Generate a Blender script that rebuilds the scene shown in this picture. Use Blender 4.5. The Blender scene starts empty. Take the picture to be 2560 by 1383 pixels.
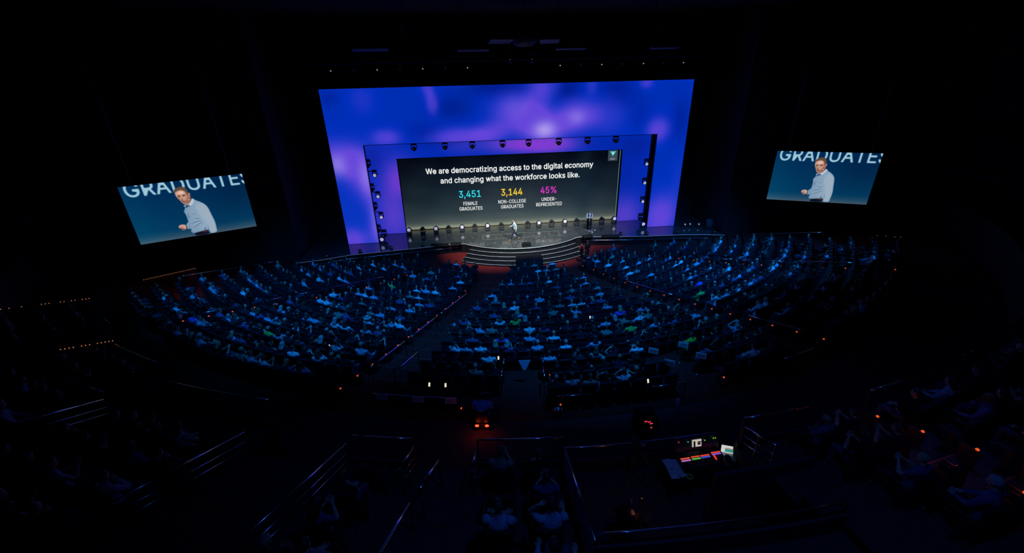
import bpy, bmesh, math, random
import numpy as np
from mathutils import Vector, Matrix
random.seed(7)
np.random.seed(7)
SC = bpy.context.scene
COL = SC.collection
PI = math.pi

# ------------------------------------------------------------------ camera, world, exposure
cam_d = bpy.data.cameras.new('camera')
cam = bpy.data.objects.new('camera', cam_d)
COL.objects.link(cam)
cam_d.sensor_width = 36.0
cam_d.lens = 1070.647 / 2560 * 36.0
cam_d.clip_start = 0.1
cam_d.clip_end = 300
_r = Vector((0.99422789, -0.10466246, -0.02359378))
_u = Vector((0.06534309, 0.41628189, 0.90688459))
_f = Vector((0.08509511, 0.90319165, -0.42071804))
cam.matrix_world = Matrix(((_r.x, _u.x, -_f.x, -4.00378), (_r.y, _u.y, -_f.y, -37.05698), (_r.z, _u.z, -_f.z, 13.07524), (0, 0, 0, 1)))
SC.camera = cam
world = bpy.data.worlds.new('dark_hall')
SC.world = world
world.use_nodes = True
world.node_tree.nodes['Background'].inputs[0].default_value = (0.05, 0.12, 1.0, 1)
world.node_tree.nodes['Background'].inputs[1].default_value = 0.0004
SC.view_settings.view_transform = 'Standard'
SC.view_settings.look = 'None'
SC.view_settings.exposure = 0.0
SC.view_settings.gamma = 1.0
SC.view_settings.use_curve_mapping = False
SC.cycles.sample_clamp_indirect = 2.0
SC.cycles.max_bounces = 6
SC.cycles.use_denoising = True

LIGHT_K = 1.0
def spot(name, loc, target, watts, color, cone, blend=0.6, size=0.25, parent=None):
    l = bpy.data.lights.new(name, 'SPOT')
    l.energy = watts * LIGHT_K
    l.color = color
    l.spot_size = math.radians(cone)
    l.spot_blend = blend
    l.shadow_soft_size = size
    o = bpy.data.objects.new(name, l)
    COL.objects.link(o)
    o.location = loc
    o.rotation_euler = (Vector(target) - Vector(loc)).to_track_quat('-Z', 'Y').to_euler()
    return o

BLUE = (0.004, 0.25, 1.0)
# position, aim point, watts, colour, cone angle of the ceiling spotlights that wash the hall and light the stage
WASH = [((12.0, -18.0, 16.3), (9.5, -8.0, 0.0), 10500, BLUE, 68),
        ((0.5, -24.0, 16.3), (1.0, -15.5, 0.8), 6800, BLUE, 78),
        ((-11.0, -22.5, 16.3), (-10.5, -13.0, 0.8), 5900, BLUE, 70),
        ((24.0, -17.0, 16.3), (16.0, -9.8, 0.6), 9500, BLUE, 47),
        ((-23.0, -17.0, 16.3), (-15.5, -11.8, 0.8), 5400, BLUE, 52),
        ((-1.0, -34.0, 16.3), (0.0, -28.0, 4.5), 420, (0.02, 0.16, 1.0), 110),
        ((11.0, -24.0, 16.3), (6.6, -30.4, 4.6), 650, (0.03, 0.16, 1.0), 15)]
KEY = [((-6.6, -13.0, 15.2), (-1.6, -0.6, 0.4), 15000, (0.93, 1.0, 0.84), 36),
       ((5.8, -13.0, 15.2), (1.6, -0.6, 0.4), 15000, (0.93, 1.0, 0.84), 36),
       ((8.8, -13.0, 15.2), (7.0, 0.6, 0.5), 5000, (1.0, 0.95, 0.9), 24)]

# ------------------------------------------------------------------ helpers
def lin(r, g, b, k=1.0):
    f = lambda c: (c / 255 / 12.92) if c <= 10.3 else (((c / 255) + 0.055) / 1.055) ** 2.4
    return (f(r) * k, f(g) * k, f(b) * k)

MATS = {}
def mat(name, color, rough=0.6, metal=0.0, noise=0.0, scale=8.0, emit=None, strength=1.0, spec=0.5, bump=0.0, alpha=None):
    if name in MATS:
        return MATS[name]
    m = bpy.data.materials.new(name)
    m.use_nodes = True
    nt = m.node_tree
    b = nt.nodes['Principled BSDF']
    b.inputs['Base Color'].default_value = (*color, 1)
    b.inputs['Roughness'].default_value = rough
    b.inputs['Metallic'].default_value = metal
    b.inputs['Specular IOR Level'].default_value = spec
    if noise > 0 or bump > 0:
        tc = nt.nodes.new('ShaderNodeTexCoord')
        n = nt.nodes.new('ShaderNodeTexNoise')
        n.inputs['Scale'].default_value = scale
        n.inputs['Detail'].default_value = 4
        nt.links.new(tc.outputs['Object'], n.inputs['Vector'])
        if noise > 0:
            r = nt.nodes.new('ShaderNodeValToRGB')
            r.color_ramp.elements[0].position = 0.3
            r.color_ramp.elements[1].position = 0.7
            r.color_ramp.elements[0].color = (*[c * (1 - noise) for c in color], 1)
            r.color_ramp.elements[1].color = (*[min(1, c * (1 + noise)) for c in color], 1)
            nt.links.new(n.outputs['Fac'], r.inputs['Fac'])
            nt.links.new(r.outputs['Color'], b.inputs['Base Color'])
        if bump > 0:
            bp = nt.nodes.new('ShaderNodeBump')
            bp.inputs['Strength'].default_value = bump
            bp.inputs['Distance'].default_value = 0.02
            nt.links.new(n.outputs['Fac'], bp.inputs['Height'])
            nt.links.new(bp.outputs['Normal'], b.inputs['Normal'])
    if emit is not None:
        b.inputs['Emission Color'].default_value = (*emit, 1)
        b.inputs['Emission Strength'].default_value = strength
    if alpha is not None:
        b.inputs['Transmission Weight'].default_value = 1.0
        b.inputs['IOR'].default_value = alpha
    MATS[name] = m
    return m

def screen_mat(name, attr):
    m = bpy.data.materials.new(name)
    m.use_nodes = True
    nt = m.node_tree
    b = nt.nodes['Principled BSDF']
    b.inputs['Base Color'].default_value = (0.01, 0.01, 0.012, 1)
    b.inputs['Roughness'].default_value = 0.6
    b.inputs['Specular IOR Level'].default_value = 0.05
    a = nt.nodes.new('ShaderNodeAttribute')
    a.attribute_name = attr
    tc = nt.nodes.new('ShaderNodeTexCoord')
    n = nt.nodes.new('ShaderNodeTexNoise')
    n.inputs['Scale'].default_value = 60
    mx = nt.nodes.new('ShaderNodeMapRange')
    mx.inputs['To Min'].default_value = 0.97
    mx.inputs['To Max'].default_value = 1.03
    nt.links.new(tc.outputs['Object'], n.inputs['Vector'])
    nt.links.new(n.outputs['Fac'], mx.inputs['Value'])
    nt.links.new(a.outputs['Color'], b.inputs['Emission Color'])
    nt.links.new(mx.outputs['Result'], b.inputs['Emission Strength'])
    return m

def checker_mat(name, c1, c2, scale):
    m = bpy.data.materials.new(name)
    m.use_nodes = True
    nt = m.node_tree
    b = nt.nodes['Principled BSDF']
    b.inputs['Roughness'].default_value = 0.8
    tc = nt.nodes.new('ShaderNodeTexCoord')
    ch = nt.nodes.new('ShaderNodeTexChecker')
    ch.inputs['Color1'].default_value = (*c1, 1)
    ch.inputs['Color2'].default_value = (*c2, 1)
    ch.inputs['Scale'].default_value = scale
    nt.links.new(tc.outputs['Object'], ch.inputs['Vector'])
    nt.links.new(ch.outputs['Color'], b.inputs['Base Color'])
    MATS[name] = m
    return m

def tag(o, label=None, cat=None, group=None, kind=None):
    if label: o['label'] = label
    if cat: o['category'] = cat
    if group: o['group'] = group
    if kind: o['kind'] = kind
    return o

def empty(name, loc=(0, 0, 0), rz=0.0):
    o = bpy.data.objects.new(name, None)
    o.empty_display_size = 0.2
    COL.objects.link(o)
    o.location = loc
    o.rotation_euler = (0, 0, rz)
    return o

def link_mesh(name, me, parent=None, loc=(0, 0, 0), rz=0.0):
    o = bpy.data.objects.new(name, me)
    COL.objects.link(o)
    o.location = loc
    o.rotation_euler = (0, 0, rz)
    if parent: o.parent = parent
    return o

def copy_tree(o, parent=None):
    c = o.copy()
    COL.objects.link(c)
    if parent: c.parent = parent
    for ch in list(o.children):
        copy_tree(ch, c)
    return c

class MB:
    """collects polygons and links them as ONE mesh object"""
    def __init__(s):
        s.v = []; s.f = []; s.mi = []; s.sm = []
    def add(s, vs, fs, mi=0, smooth=False):
        n = len(s.v)
        s.v += [tuple(p) for p in vs]
        for f in fs:
            s.f.append([i + n for i in f]); s.mi.append(mi); s.sm.append(smooth)
        return s
    def box(s, c, d, mi=0, rz=0.0, rx=0.0, bev=0.0):
        hx, hy, hz = d[0] / 2, d[1] / 2, d[2] / 2
        M = Matrix.Rotation(rz, 3, 'Z') @ Matrix.Rotation(rx, 3, 'X')
        if bev > 0:
            b = min(bev, hx * .9, hy * .9, hz * .9)
            bm = bmesh.new()
            bmesh.ops.create_cube(bm, size=1.0)
            for v in bm.verts: v.co = Vector((v.co.x * d[0], v.co.y * d[1], v.co.z * d[2]))
            bmesh.ops.bevel(bm, geom=bm.edges[:], offset=b, segments=2, affect='EDGES', profile=0.5)
            bm.verts.ensure_lookup_table()
            vs = [M @ v.co + Vector(c) for v in bm.verts]
            fs = [[v.index for v in f.verts] for f in bm.faces]
            bm.free()
            return s.add(vs, fs, mi, True)
        vs = [M @ Vector((x * hx, y * hy, z * hz)) + Vector(c) for x in (-1, 1) for y in (-1, 1) for z in (-1, 1)]
        return s.add(vs, [(0, 1, 3, 2), (4, 6, 7, 5), (0, 4, 5, 1), (2, 3, 7, 6), (0, 2, 6, 4), (1, 5, 7, 3)], mi)
    def cone(s, p0, p1, r0, r1, n=12, mi=0, caps=True, smooth=True):
        p0 = Vector(p0); p1 = Vector(p1)
        d = (p1 - p0).normalized()
        a = d.orthogonal().normalized(); b = d.cross(a)
        vs = []
        for p, r in ((p0, r0), (p1, r1)):
            for i in range(n):
                t = 2 * PI * i / n
                vs.append(p + a * (r * math.cos(t)) + b * (r * math.sin(t)))
        s.add(vs, [(i, (i + 1) % n, n + (i + 1) % n, n + i) for i in range(n)], mi, smooth)
        if caps:
            s.add(vs[:n], [list(range(n))[::-1]], mi); s.add(vs[n:], [list(range(n))], mi)
        return s
    def cyl(s, p0, p1, r, n=10, mi=0):
        return s.cone(p0, p1, r, r, n, mi)
    def tube(s, pts, r, n=8, mi=0):
        pts = [Vector(p) for p in pts]
        rs = r if isinstance(r, (list, tuple)) else [r] * len(pts)
        rings = []
        a = None
        for i, p in enumerate(pts):
            d = (pts[min(i + 1, len(pts) - 1)] - pts[max(i - 1, 0)]).normalized()
            if a is None: a = d.orthogonal().normalized()
            else:
                a = (a - d * a.dot(d)); a = a.normalized() if a.length > 1e-6 else d.orthogonal().normalized()
            b = d.cross(a)
            rings.append([p + a * (rs[i] * math.cos(2 * PI * k / n)) + b * (rs[i] * math.sin(2 * PI * k / n)) for k in range(n)])
        vs = [v for ring in rings for v in ring]
        fs = [(i * n + k, i * n + (k + 1) % n, (i + 1) * n + (k + 1) % n, (i + 1) * n + k) for i in range(len(pts) - 1) for k in range(n)]
        fs += [list(range(n))[::-1], [(len(pts) - 1) * n + k for k in range(n)]]
        return s.add(vs, fs, mi, True)
    def ell(s, c, r, u=16, w=10, mi=0, rot=None):
        c = Vector(c)
        vs = []
        for i in range(w + 1):
            t = PI * i / w
            for j in range(u):
                q = 2 * PI * j / u
                p = Vector((r[0] * math.sin(t) * math.cos(q), r[1] * math.sin(t) * math.sin(q), r[2] * math.cos(t)))
                if rot: p = rot @ p
                vs.append(c + p)
        fs = []
        for i in range(w):
            for j in range(u):
                q = [i * u + j, (i + 1) * u + j, (i + 1) * u + (j + 1) % u, i * u + (j + 1) % u]
                fs.append(q)
        bm = bmesh.new()
        bv = [bm.verts.new(v) for v in vs]
        for q in fs: bm.faces.new([bv[k] for k in q])
        bmesh.ops.remove_doubles(bm, verts=bm.verts[:], dist=1e-6)
        bm.verts.index_update()
        out = s.add([v.co.copy() for v in bm.verts], [[v.index for v in f.verts] for f in bm.faces if f.calc_area() > 1e-12], mi, True)
        bm.free()
        return out
    def lathe(s, prof, c=(0, 0, 0), n=16, mi=0, axis='Z'):
        c = Vector(c)
        vs = []
        for r, z in prof:
            for k in range(n):
                t = 2 * PI * k / n
                p = (r * math.cos(t), r * math.sin(t), z) if axis == 'Z' else (r * math.cos(t), z, r * math.sin(t))
                vs.append(c + Vector(p))
        m = len(prof)
        return s.add(vs, [(i * n + k, i * n + (k + 1) % n, (i + 1) * n + (k + 1) % n, (i + 1) * n + k) for i in range(m - 1) for k in range(n)], mi, True)
    def mesh(s, name, mats):
        me = bpy.data.meshes.new(name)
        me.from_pydata([tuple(v) for v in s.v], [], s.f)
        for m in (mats if isinstance(mats, (list, tuple)) else [mats]): me.materials.append(m)
        me.polygons.foreach_set('material_index', s.mi)
        me.polygons.foreach_set('use_smooth', s.sm)
        me.update()
        return me
    def build(s, name, mats, parent=None, loc=(0, 0, 0), rz=0.0):
        return link_mesh(name, s.mesh(name, mats), parent, loc, rz)

# ------------------------------------------------------------------ the bowl: rows are circles about CY, r = R0 + DR*row
CY, R0, DR = 4.97, 12.88, 1.13
def zrow(k):
    t = max(0.0, k) / 15
    return -.84 + .43 * t + 3.45 * t * t - 1.16 * t ** 3
def zrear(j): return 4.0 + .37 * j
def rrear(j): return 35.0 + .97 * j
def pol(r, a, z=0.0):
    a = math.radians(a)
    return Vector((r * math.sin(a), CY - r * math.cos(a), z))
def a_in_rail(r): return float(np.interp(r, [12.9, 15.9, 21.5, 23.8, 30], [-16.8, -17.3, -18.4, -18.6, -18.7]))
def a_in_lec(r): return float(np.interp(r, [12.6, 13.7, 22, 30], [20.4, 21.3, 22.2, 21.9]))
def a_out_rail(r): return max(-42.2, -37.7 - (r - 15) * .44)
def a_out_lec(r): return 43.7
def a_lim(r): return float(np.interp(r, [13, 17, 22, 26.4, 30], [43, 54, 57, 53, 51]))
def w2a(w, r): return math.degrees(w / r)
BOXES = [('string-lit side box', -47.2, -40.3, 32.0, 2.75, .24, 3), ('short-string side box', -34.4, -29.6, 32.7, 3.05, .35, 2)]
REAR = [('forward balcony bay', -7.0, -3.6), ('empty-fronted balcony bay', -12.4, -9.9), ('curved-rail balcony bay', -23.7, -17.6), ('outer curved-rail balcony bay', -32, -26.2), ('far curved-rail balcony bay', -43, -34.5),
        ('desk-side balcony bay', 6.3, 9.3), ('orange-lamp balcony bay', 11.3, 17), ('outer orange-lamp balcony bay', 18.5, 26), ('far orange-lamp balcony bay', 28, 38)]

# palette
M_black = mat('matte_black', (.007, .007, .008), .6, noise=.3, spec=.2)
M_house = mat('fixture_black', (.02, .02, .022), .35, noise=.2, scale=20)
M_wall = mat('dark_wall_paint', (.028, .028, .034), .9, noise=.25, scale=.6, bump=.15)
M_ceil = mat('dark_ceiling', (.02, .02, .024), .95, noise=.3, scale=.5)
M_drape = mat('black_drape', (.012, .012, .014), .95, noise=.4, scale=2)
M_carpet = mat('red_carpet', (.17, .018, .017), .95, noise=.35, scale=14, bump=.3, spec=.04)
M_greycarpet = mat('grey_carpet', (.045, .045, .055), .95, noise=.35, scale=10, bump=.3, spec=.1)
M_nosing = mat('step_nosing', (.30, .03, .025), .5, noise=.1)
M_steel = mat('brushed_steel', (.92, .86, .95), .17, metal=1.0, noise=.1, scale=30)
M_darksteel = mat('dark_steel', (.2, .2, .21), .35, metal=1.0, noise=.1, scale=30)
M_glass = mat('rail_glass', (.75, .85, .9), .05, alpha=1.02, noise=.02)
M_seat = mat('navy_seat_fabric', (.016, .016, .026), .8, noise=.3, scale=30, bump=.2, spec=.15)
M_seatarm = mat('seat_arm_black', (.02, .02, .022), .5, noise=.2)
M_orange = mat('orange_aisle_lamp', (.3, .05, .01), .5, emit=(1.0, .11, .015), strength=.75, noise=.02)
M_deck = mat('gloss_black_deck', (.062, .066, .064), .1, noise=.25, scale=1.3, spec=.6)
M_deck.node_tree.nodes['Principled BSDF'].inputs['IOR'].default_value = 2.1
M_stepedge = mat('step_edge_strip', (.75, .72, .68), .4, noise=.05, emit=(.75, .72, .66), strength=.07)
M_lens_dark = mat('dark_lens', (.01, .01, .012), .05, spec=1.0, noise=.05)
M_ledring = mat('wash_light_leds', (.6, .6, .7), .4, emit=(.60, .58, .86), strength=.85, noise=.02)
M_paper = mat('white_paper', (.8, .8, .8), .8, noise=.04)
M_ink = mat('grey_ink', (.12, .12, .14), .8, noise=.1)
M_phone = mat('phone_glow', (.1, .1, .1), .3, emit=(.95, .85, .62), strength=.9, noise=.02)
M_red = mat('red_tail_lamp', (.4, .02, .01), .4, emit=(1.0, .06, .015), strength=3.0, noise=.02)

# ------------------------------------------------------------------ lights of the hall (the lamps sit in the fixtures built further down)
def fixture_lamps():
    n = 0
    for kind, L in (('wash', WASH), ('key', KEY)):
        for loc, tgt, w, col, cone in L:
            n += 1
            t = empty('ceiling_spotlight', loc)
            if kind == 'wash':
                tag(t, ['blue spotlight above the lectern-side seats', 'blue spotlight above the centre seats', 'blue spotlight above the seats behind the purple handrails', 'blue spotlight above the outer lectern-side seats',
                        'blue spotlight above the outer rail-side seats', 'dim blue spotlight above the rear balcony bays', 'narrow blue spotlight aimed at the orange-lamp balcony stairs'][n - 1], 'spotlight', 'ceiling spotlights')
            else:
                tag(t, ['warm spotlight aimed at the stage from the rail side', 'warm spotlight aimed at the stage from the lectern side', 'pale spotlight aimed at the clear lectern'][n - 1 - len(WASH)], 'spotlight', 'ceiling spotlights')
            d = (Vector(tgt) - Vector(loc)).normalized()
            p = MB().cone(-d * .45, -d * .02, .12, .17, 16)
            p.v += []
            p.build('housing', M_house, t)
            MB().tube([(0.2, 0, 0), (.22, 0, .35), (0, 0, .5), (-.22, 0, .35), (-.2, 0, 0)], .018).build('yoke', M_house, t)
            MB().cyl((0, 0, .5), (0, 0, 17.45 - loc[2]), .03).build('hanging_pipe', M_darksteel, t)
            spot('spot_lamp', Vector(loc) + d * .05, tgt, w, col, cone, .7, .18)
fixture_lamps()

# ------------------------------------------------------------------ setting: floor, walls, ceiling
def ring(mb, r0, r1, z, zprev, a0, a1, mi=0, step=1.5):
    n = max(2, int(abs(a1 - a0) / step))
    vs = []
    for i in range(n + 1):
        a = a0 + (a1 - a0) * i / n
        vs += [pol(r0, a, zprev), pol(r0, a, z), pol(r1, a, z)]
    fs = []
    for i in range(n):
        b, c = 3 * i, 3 * (i + 1)
        fs += [(b, c, c + 1, b + 1), (b + 1, c + 1, c + 2, b + 2)]
    mb.add(vs, fs, mi)

def build_floor():
    mb = MB()
    ring(mb, 7.4, R0 - .62, zrow(0), -1.1, -68, 68)
    z = zrow(0)
    for k in range(16):
        r0 = R0 + DR * k - .62
        r1 = R0 + DR * (k + 1) - .62 if k < 15 else 30.55
        ring(mb, r0, r1, zrow(k), z, -67, 67)
        z = zrow(k)
    ring(mb, 30.55, 34.4, 1.95, z, -67, 67, 1)
    for a0, a1 in ((-67, -3.4), (4.3, 67)):
        z = 1.95
        for j in range(7):
            r0 = 34.4 if j == 0 else rrear(j) - .55
            ring(mb, r0, rrear(j + 1) - .55, zrear(j), z, a0, a1, 1)
            z = zrear(j)
    ring(mb, 33.4, 34.4, zrear(0), 1.95, -24, -17.4, 1)
    for nm, a0, a1, r0, z0, dz, n in BOXES:
        z = 1.95
        for j in range(n):
            ra = r0 + .97 * j - .75
            ring(mb, ra, ra + .97 if j < n - 1 else 34.4, z0 + dz * j, z, a0 - .5, a1 + .5, 1)
            z = z0 + dz * j
        for a in (a0 - .5, a1 + .5):
            mb.add([pol(r0 - .75, a, 1.9), pol(34.4, a, 1.9), pol(34.4, a, z), pol(r0 - .75, a, z0)], [(0, 1, 2, 3)], 1)
    ring(mb, 33.7, 37.3, 3.0, 1.95, -3.4, 4.3, 1)
    ring(mb, 37.3, 41.5, 4.9, 3.0, -3.4, 4.3, 1)
    for a, rb in ((-3.4, 37.3), (4.3, 35.4)):            # side walls of the sunken mixing bay
        mb.add([pol(33.7, a, 1.95), pol(rb, a, 1.95), pol(rb, a, zrear(2 if rb > 36 else 0) + .05), pol(34.4, a, zrear(0) + .05), pol(33.7, a, zrear(0) + .05)], [(0, 1, 2, 3, 4)], 1)
    mb.add([(-48, -60, -1.1), (48, -60, -1.1), (48, 8, -1.1), (-48, 8, -1.1)], [(0, 1, 2, 3)], 1)
    tag(mb.build('floor', [M_carpet, M_greycarpet]), kind='structure')
build_floor()

def wallbox(name, p0, p1, z0, z1, th=.3):
    a = Vector((p0[0], p0[1], 0)); b = Vector((p1[0], p1[1], 0))
    d = (b - a); c = (a + b) / 2
    mb = MB().box((c.x, c.y, (z0 + z1) / 2), (d.length, th, z1 - z0), rz=math.atan2(d.y, d.x))
    return tag(mb.build(name, M_wall), kind='structure')
TOP = 17.5
for s, nm in ((-1, 'left'), (1, 'right')):
    wallbox('wall_%s' % nm, (s * 18.4, -2.35), (s * 30, -7.7), -1.1, TOP)
    wallbox('wall_%s_rear' % nm, (s * 30.1, -7.75), (s * 42, -27), -1.1, TOP)
    wallbox('wall_%s_far' % nm, (s * 42, -27), (s * 42, -52), -1.1, TOP)
wallbox('wall_back', (-42, -52), (42, -52), -1.1, TOP)
mb = MB()
mb.box((0, .62, (12.72 + TOP) / 2), (37.2, .3, TOP - 12.72))
for s in (-1, 1):
    mb.box((s * 16.95, 3.6, TOP / 2 + .01), (3.2, .3, TOP))
    mb.box((s * 18.55, .6, TOP / 2 + .01), (.3, 6.2, TOP))
mb.box((0, 5.6, TOP / 2), (37, .3, TOP), 1)
tag(mb.build('wall_front', [M_wall, M_drape]), kind='structure')
tag(MB().box((0, -23, TOP + .15), (86, 62, .3)).build('ceiling', M_ceil), kind='structure')
tn = 0
for s in (-1, 1):                                        # pale ledge round the upper side walls, and the corner piers
    a = Vector((s * 30.0, -7.9)); b = Vector((s * 41.6, -26.8)); d = (b - a); c = (a + b) / 2
    tn += 1
    tag(MB().box((c.x - s * .25, c.y - .15, 6.1), (d.length, .35, .25), rz=math.atan2(d.y, d.x)).build('trim_%d' % tn, mat('ledge_grey', (.08, .08, .1), .8, noise=.2)), kind='structure')
    tn += 1
    tag(MB().box((s * 29.85, -8.1, (TOP - 1.1) / 2), (.9, .9, TOP + 1.0), rz=s * -.6).build('trim_%d' % tn, mat('pier_grey', (.05, .05, .06), .85, noise=.2)), kind='structure')
# balcony fronts, step nosings in the aisles
def arcwall(mb, r, a0, a1, z0, z1, th=.12, mi=0):
    n = max(2, int(abs(a1 - a0) / 1.2))
    vs = []
    for i in range(n + 1):
        a = a0 + (a1 - a0) * i / n
        vs += [pol(r, a, z0), pol(r, a, z1), pol(r + th, a, z1), pol(r + th, a, z0)]
    fs = []
    for i in range(n):
        b, c = 4 * i, 4 * i + 4
        fs += [(b, c, c + 1, b + 1), (b + 1, c + 1, c + 2, b + 2), (b + 2, c + 2, c + 3, b + 3)]
    fs += [(0, 1, 2, 3), (4 * n, 4 * n + 3, 4 * n + 2, 4 * n + 1)]
    mb.add(vs, fs, mi)
M_front = mat('balcony_front_grey', (.03, .03, .036), .7, noise=.2)
for bay in [(-7.1, -3.4), (-12.7, -9.7), (-24, -17.4), (-32.3, -26), (-66, -34.3), (4.3, 9.6), (11.0, 17.2), (18.3, 26.3), (27.8, 66)]:
    mb = MB(); arcwall(mb, 33.34 if bay[0] == -24 else 34.28, bay[0], bay[1], 1.9, zrear(0) + .28); tn += 1
    tag(mb.build('trim_%d' % tn, M_front), kind='structure')
mb = MB(); arcwall(mb, 33.6, -3.4, 4.3, 1.9, 3.45); tn += 1
tag(mb.build('trim_%d' % tn, M_front), kind='structure')
mb = MB(); arcwall(mb, 37.2, -3.4, 4.3, 3.0, 5.35); tn += 1
tag(mb.build('trim_%d' % tn, mat('bay_wall_grey', (.05, .05, .06), .6, noise=.2)), kind='structure')
mb = MB()
for k in range(16):
    r = R0 + DR * k - .62
    for a0, a1 in ((a_in_rail(r) + w2a(.35, r), a_in_rail(r) + w2a(2.2, r)), (a_in_lec(r) - w2a(2.2, r), a_in_lec(r) - w2a(.35, r)), (a_out_rail(r) + w2a(.1, r), a_out_rail(r) + w2a(1.4, r)), (a_out_lec(r) - w2a(1.4, r), a_out_lec(r) - w2a(.1, r))):
        if k: arcwall(mb, r - .01, a0, a1, zrow(k) - .03, zrow(k) + .006, .05)
for j in range(1, 6):
    r = rrear(j) - .55
    for a0, a1 in ((-9.6, -7.2), (-17.1, -12.9), (-25.8, -24.1), (9.65, 11.1)):
        arcwall(mb, r - .01, a0, a1, zrear(j) - .03, zrear(j) + .006, .04)
tn += 1
tag(mb.build('trim_%d' % tn, M_nosing), kind='structure')

# ------------------------------------------------------------------ LED portals and slide screen
def S2L(c): return np.where(c <= .04045, c / 12.92, ((c + .055) / 1.055) ** 2.4)
def gsum(X, Z, L, sharp=1.0):
    w = np.zeros_like(X)
    for x, z, sx, sz, k in L:
        q = ((X - x) / (sx * 1.1)) ** 2 + ((Z - z) / (sz * 1.1)) ** 2
        w = np.maximum(w, 0) + k * np.exp(-q ** sharp)
    return np.clip(w, 0, 1)
P1 = [(-6.77,12.66,0.43,0.73,0.6),(-6.52,11.41,0.44,0.76,0.65),(-4.35,8.68,2.31,0.75,0.9),(-1.86,9.07,1.33,0.78,0.6),(0.16,10.46,1.81,1.35,0.85),(1.98,11.4,0.99,1.76,0.55),(2.48,9.23,2.03,1.25,1.0),(5.33,10.08,1.7,1.17,0.9),(7.89,10.0,1.38,1.24,0.35),(12.37,8.73,0.93,0.91,0.85),(10.96,12.51,0.51,0.42,0.6),(6.39,12.42,0.4,0.73,0.35),(2.78,12.57,0.98,0.87,0.35),(-14.54,7.33,1.74,1.41,0.85),(-12.8,6.28,1.29,1.92,0.85),(-12.03,3.87,1.0,2.03,0.55),(-14.47,0.39,1.03,0.96,0.9),(-12.21,1.56,0.75,1.43,0.35),(-10.46,8.9,1.08,0.61,0.75),(13.5,0.9,1.5,2.0,0.95),(14.71,3.62,0.57,2.16,0.15),(-11.88,11.79,0.76,0.85,0.25),(-12.53,0.65,0.86,1.1,0.4)]
H1 = [(2.55,9.07,0.88,0.63,0.8),(5.23,9.99,0.75,0.56,0.35),(-14.67,6.95,0.7,0.82,0.45),(-12.53,5.94,0.52,1.3,0.4),(0.17,10.85,0.98,0.75,0.12),(-12.36,1.75,0.34,1.78,0.25)]
D1 = [(-4.98,11.01,1.59,0.88,0.55),(-7.38,9.26,1.28,0.67,0.45),(-1.71,12.53,1.91,0.72,0.7),(0.52,12.33,0.97,0.44,0.3),(4.42,12.17,0.99,0.82,0.75),(8.39,12.28,1.35,0.74,0.5),(14.23,9.48,0.79,1.59,0.4),(-14.4,12.01,0.75,0.56,0.35),(9.16,11.2,1.37,0.76,0.3),(10.66,9.91,0.87,0.94,0.25)]
P2 = [(-9.76,5.35,1.41,1.39,0.75),(-10.93,3.23,1.07,1.45,0.5),(-10.69,0.93,1.28,1.53,0.65),(0.38,8.07,3.24,1.01,0.9),(3.62,7.54,2.2,0.76,0.9),(10.91,0.51,1.63,1.81,0.85),(-4.6,7.75,1.4,0.67,0.3),(-12.06,1.59,0.9,2.23,0.3)]
M2 = [(2.89,7.63,2.19,0.62,0.8),(-10.35,4.84,1.06,1.41,0.55),(0.37,7.66,1.8,0.48,0.5)]
D2 = [(-12.32,6.86,1.02,1.34,0.45),(-6.3,8.15,2.08,0.47,0.5),(10.53,4.81,1.56,2.19,0.3),(11.44,7.31,1.52,1.05,0.5),(7.3,7.47,1.49,0.52,0.2)]
def mix(a, b, w): return a * (1 - w[:, None]) + np.array(b, float)[None] * w[:, None]

def grid_panels(name, rects, y, step, colfn, m, parent):
    vs, fs, n = [], [], 0
    for x0, x1, z0, z1 in rects:
        nx = max(2, int((x1 - x0) / step)); nz = max(2, int((z1 - z0) / step))
        X, Z = np.meshgrid(np.linspace(x0, x1, nx + 1), np.linspace(z0, z1, nz + 1))
        vs.append(np.stack([X.ravel(), np.full(X.size, y), Z.ravel()], 1))
        i = np.arange(nz)[:, None] * (nx + 1) + np.arange(nx)[None]
        i = i.ravel() + n
        fs.append(np.stack([i, i + 1, i + nx + 2, i + nx + 1], 1))
        n += X.size
    V = np.concatenate(vs); F = np.concatenate(fs)
    return img_mesh(name, V, F, colfn(V), m, parent)
def img_mesh(name, V, F, colr, m, parent, loc=(0, 0, 0), rz=0):
    me = bpy.data.meshes.new(name)
    me.vertices.add(len(V)); me.vertices.foreach_set('co', V.astype(np.float32).ravel())
    me.loops.add(len(F) * 4); me.loops.foreach_set('vertex_index', F.astype(np.int32).ravel())
    me.polygons.add(len(F)); me.polygons.foreach_set('loop_start', np.arange(0, len(F) * 4, 4, dtype=np.int32))
    me.update(calc_edges=True)
    a = me.attributes.new('picture', 'FLOAT_COLOR', 'POINT')
    a.data.foreach_set('color', np.concatenate([colr, np.ones((len(colr), 1))], 1).astype(np.float32).ravel())
    me.materials.append(m)
    return link_mesh(name, me, parent, loc, rz)
M_led = screen_mat('led_wall_picture', 'picture')

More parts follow.
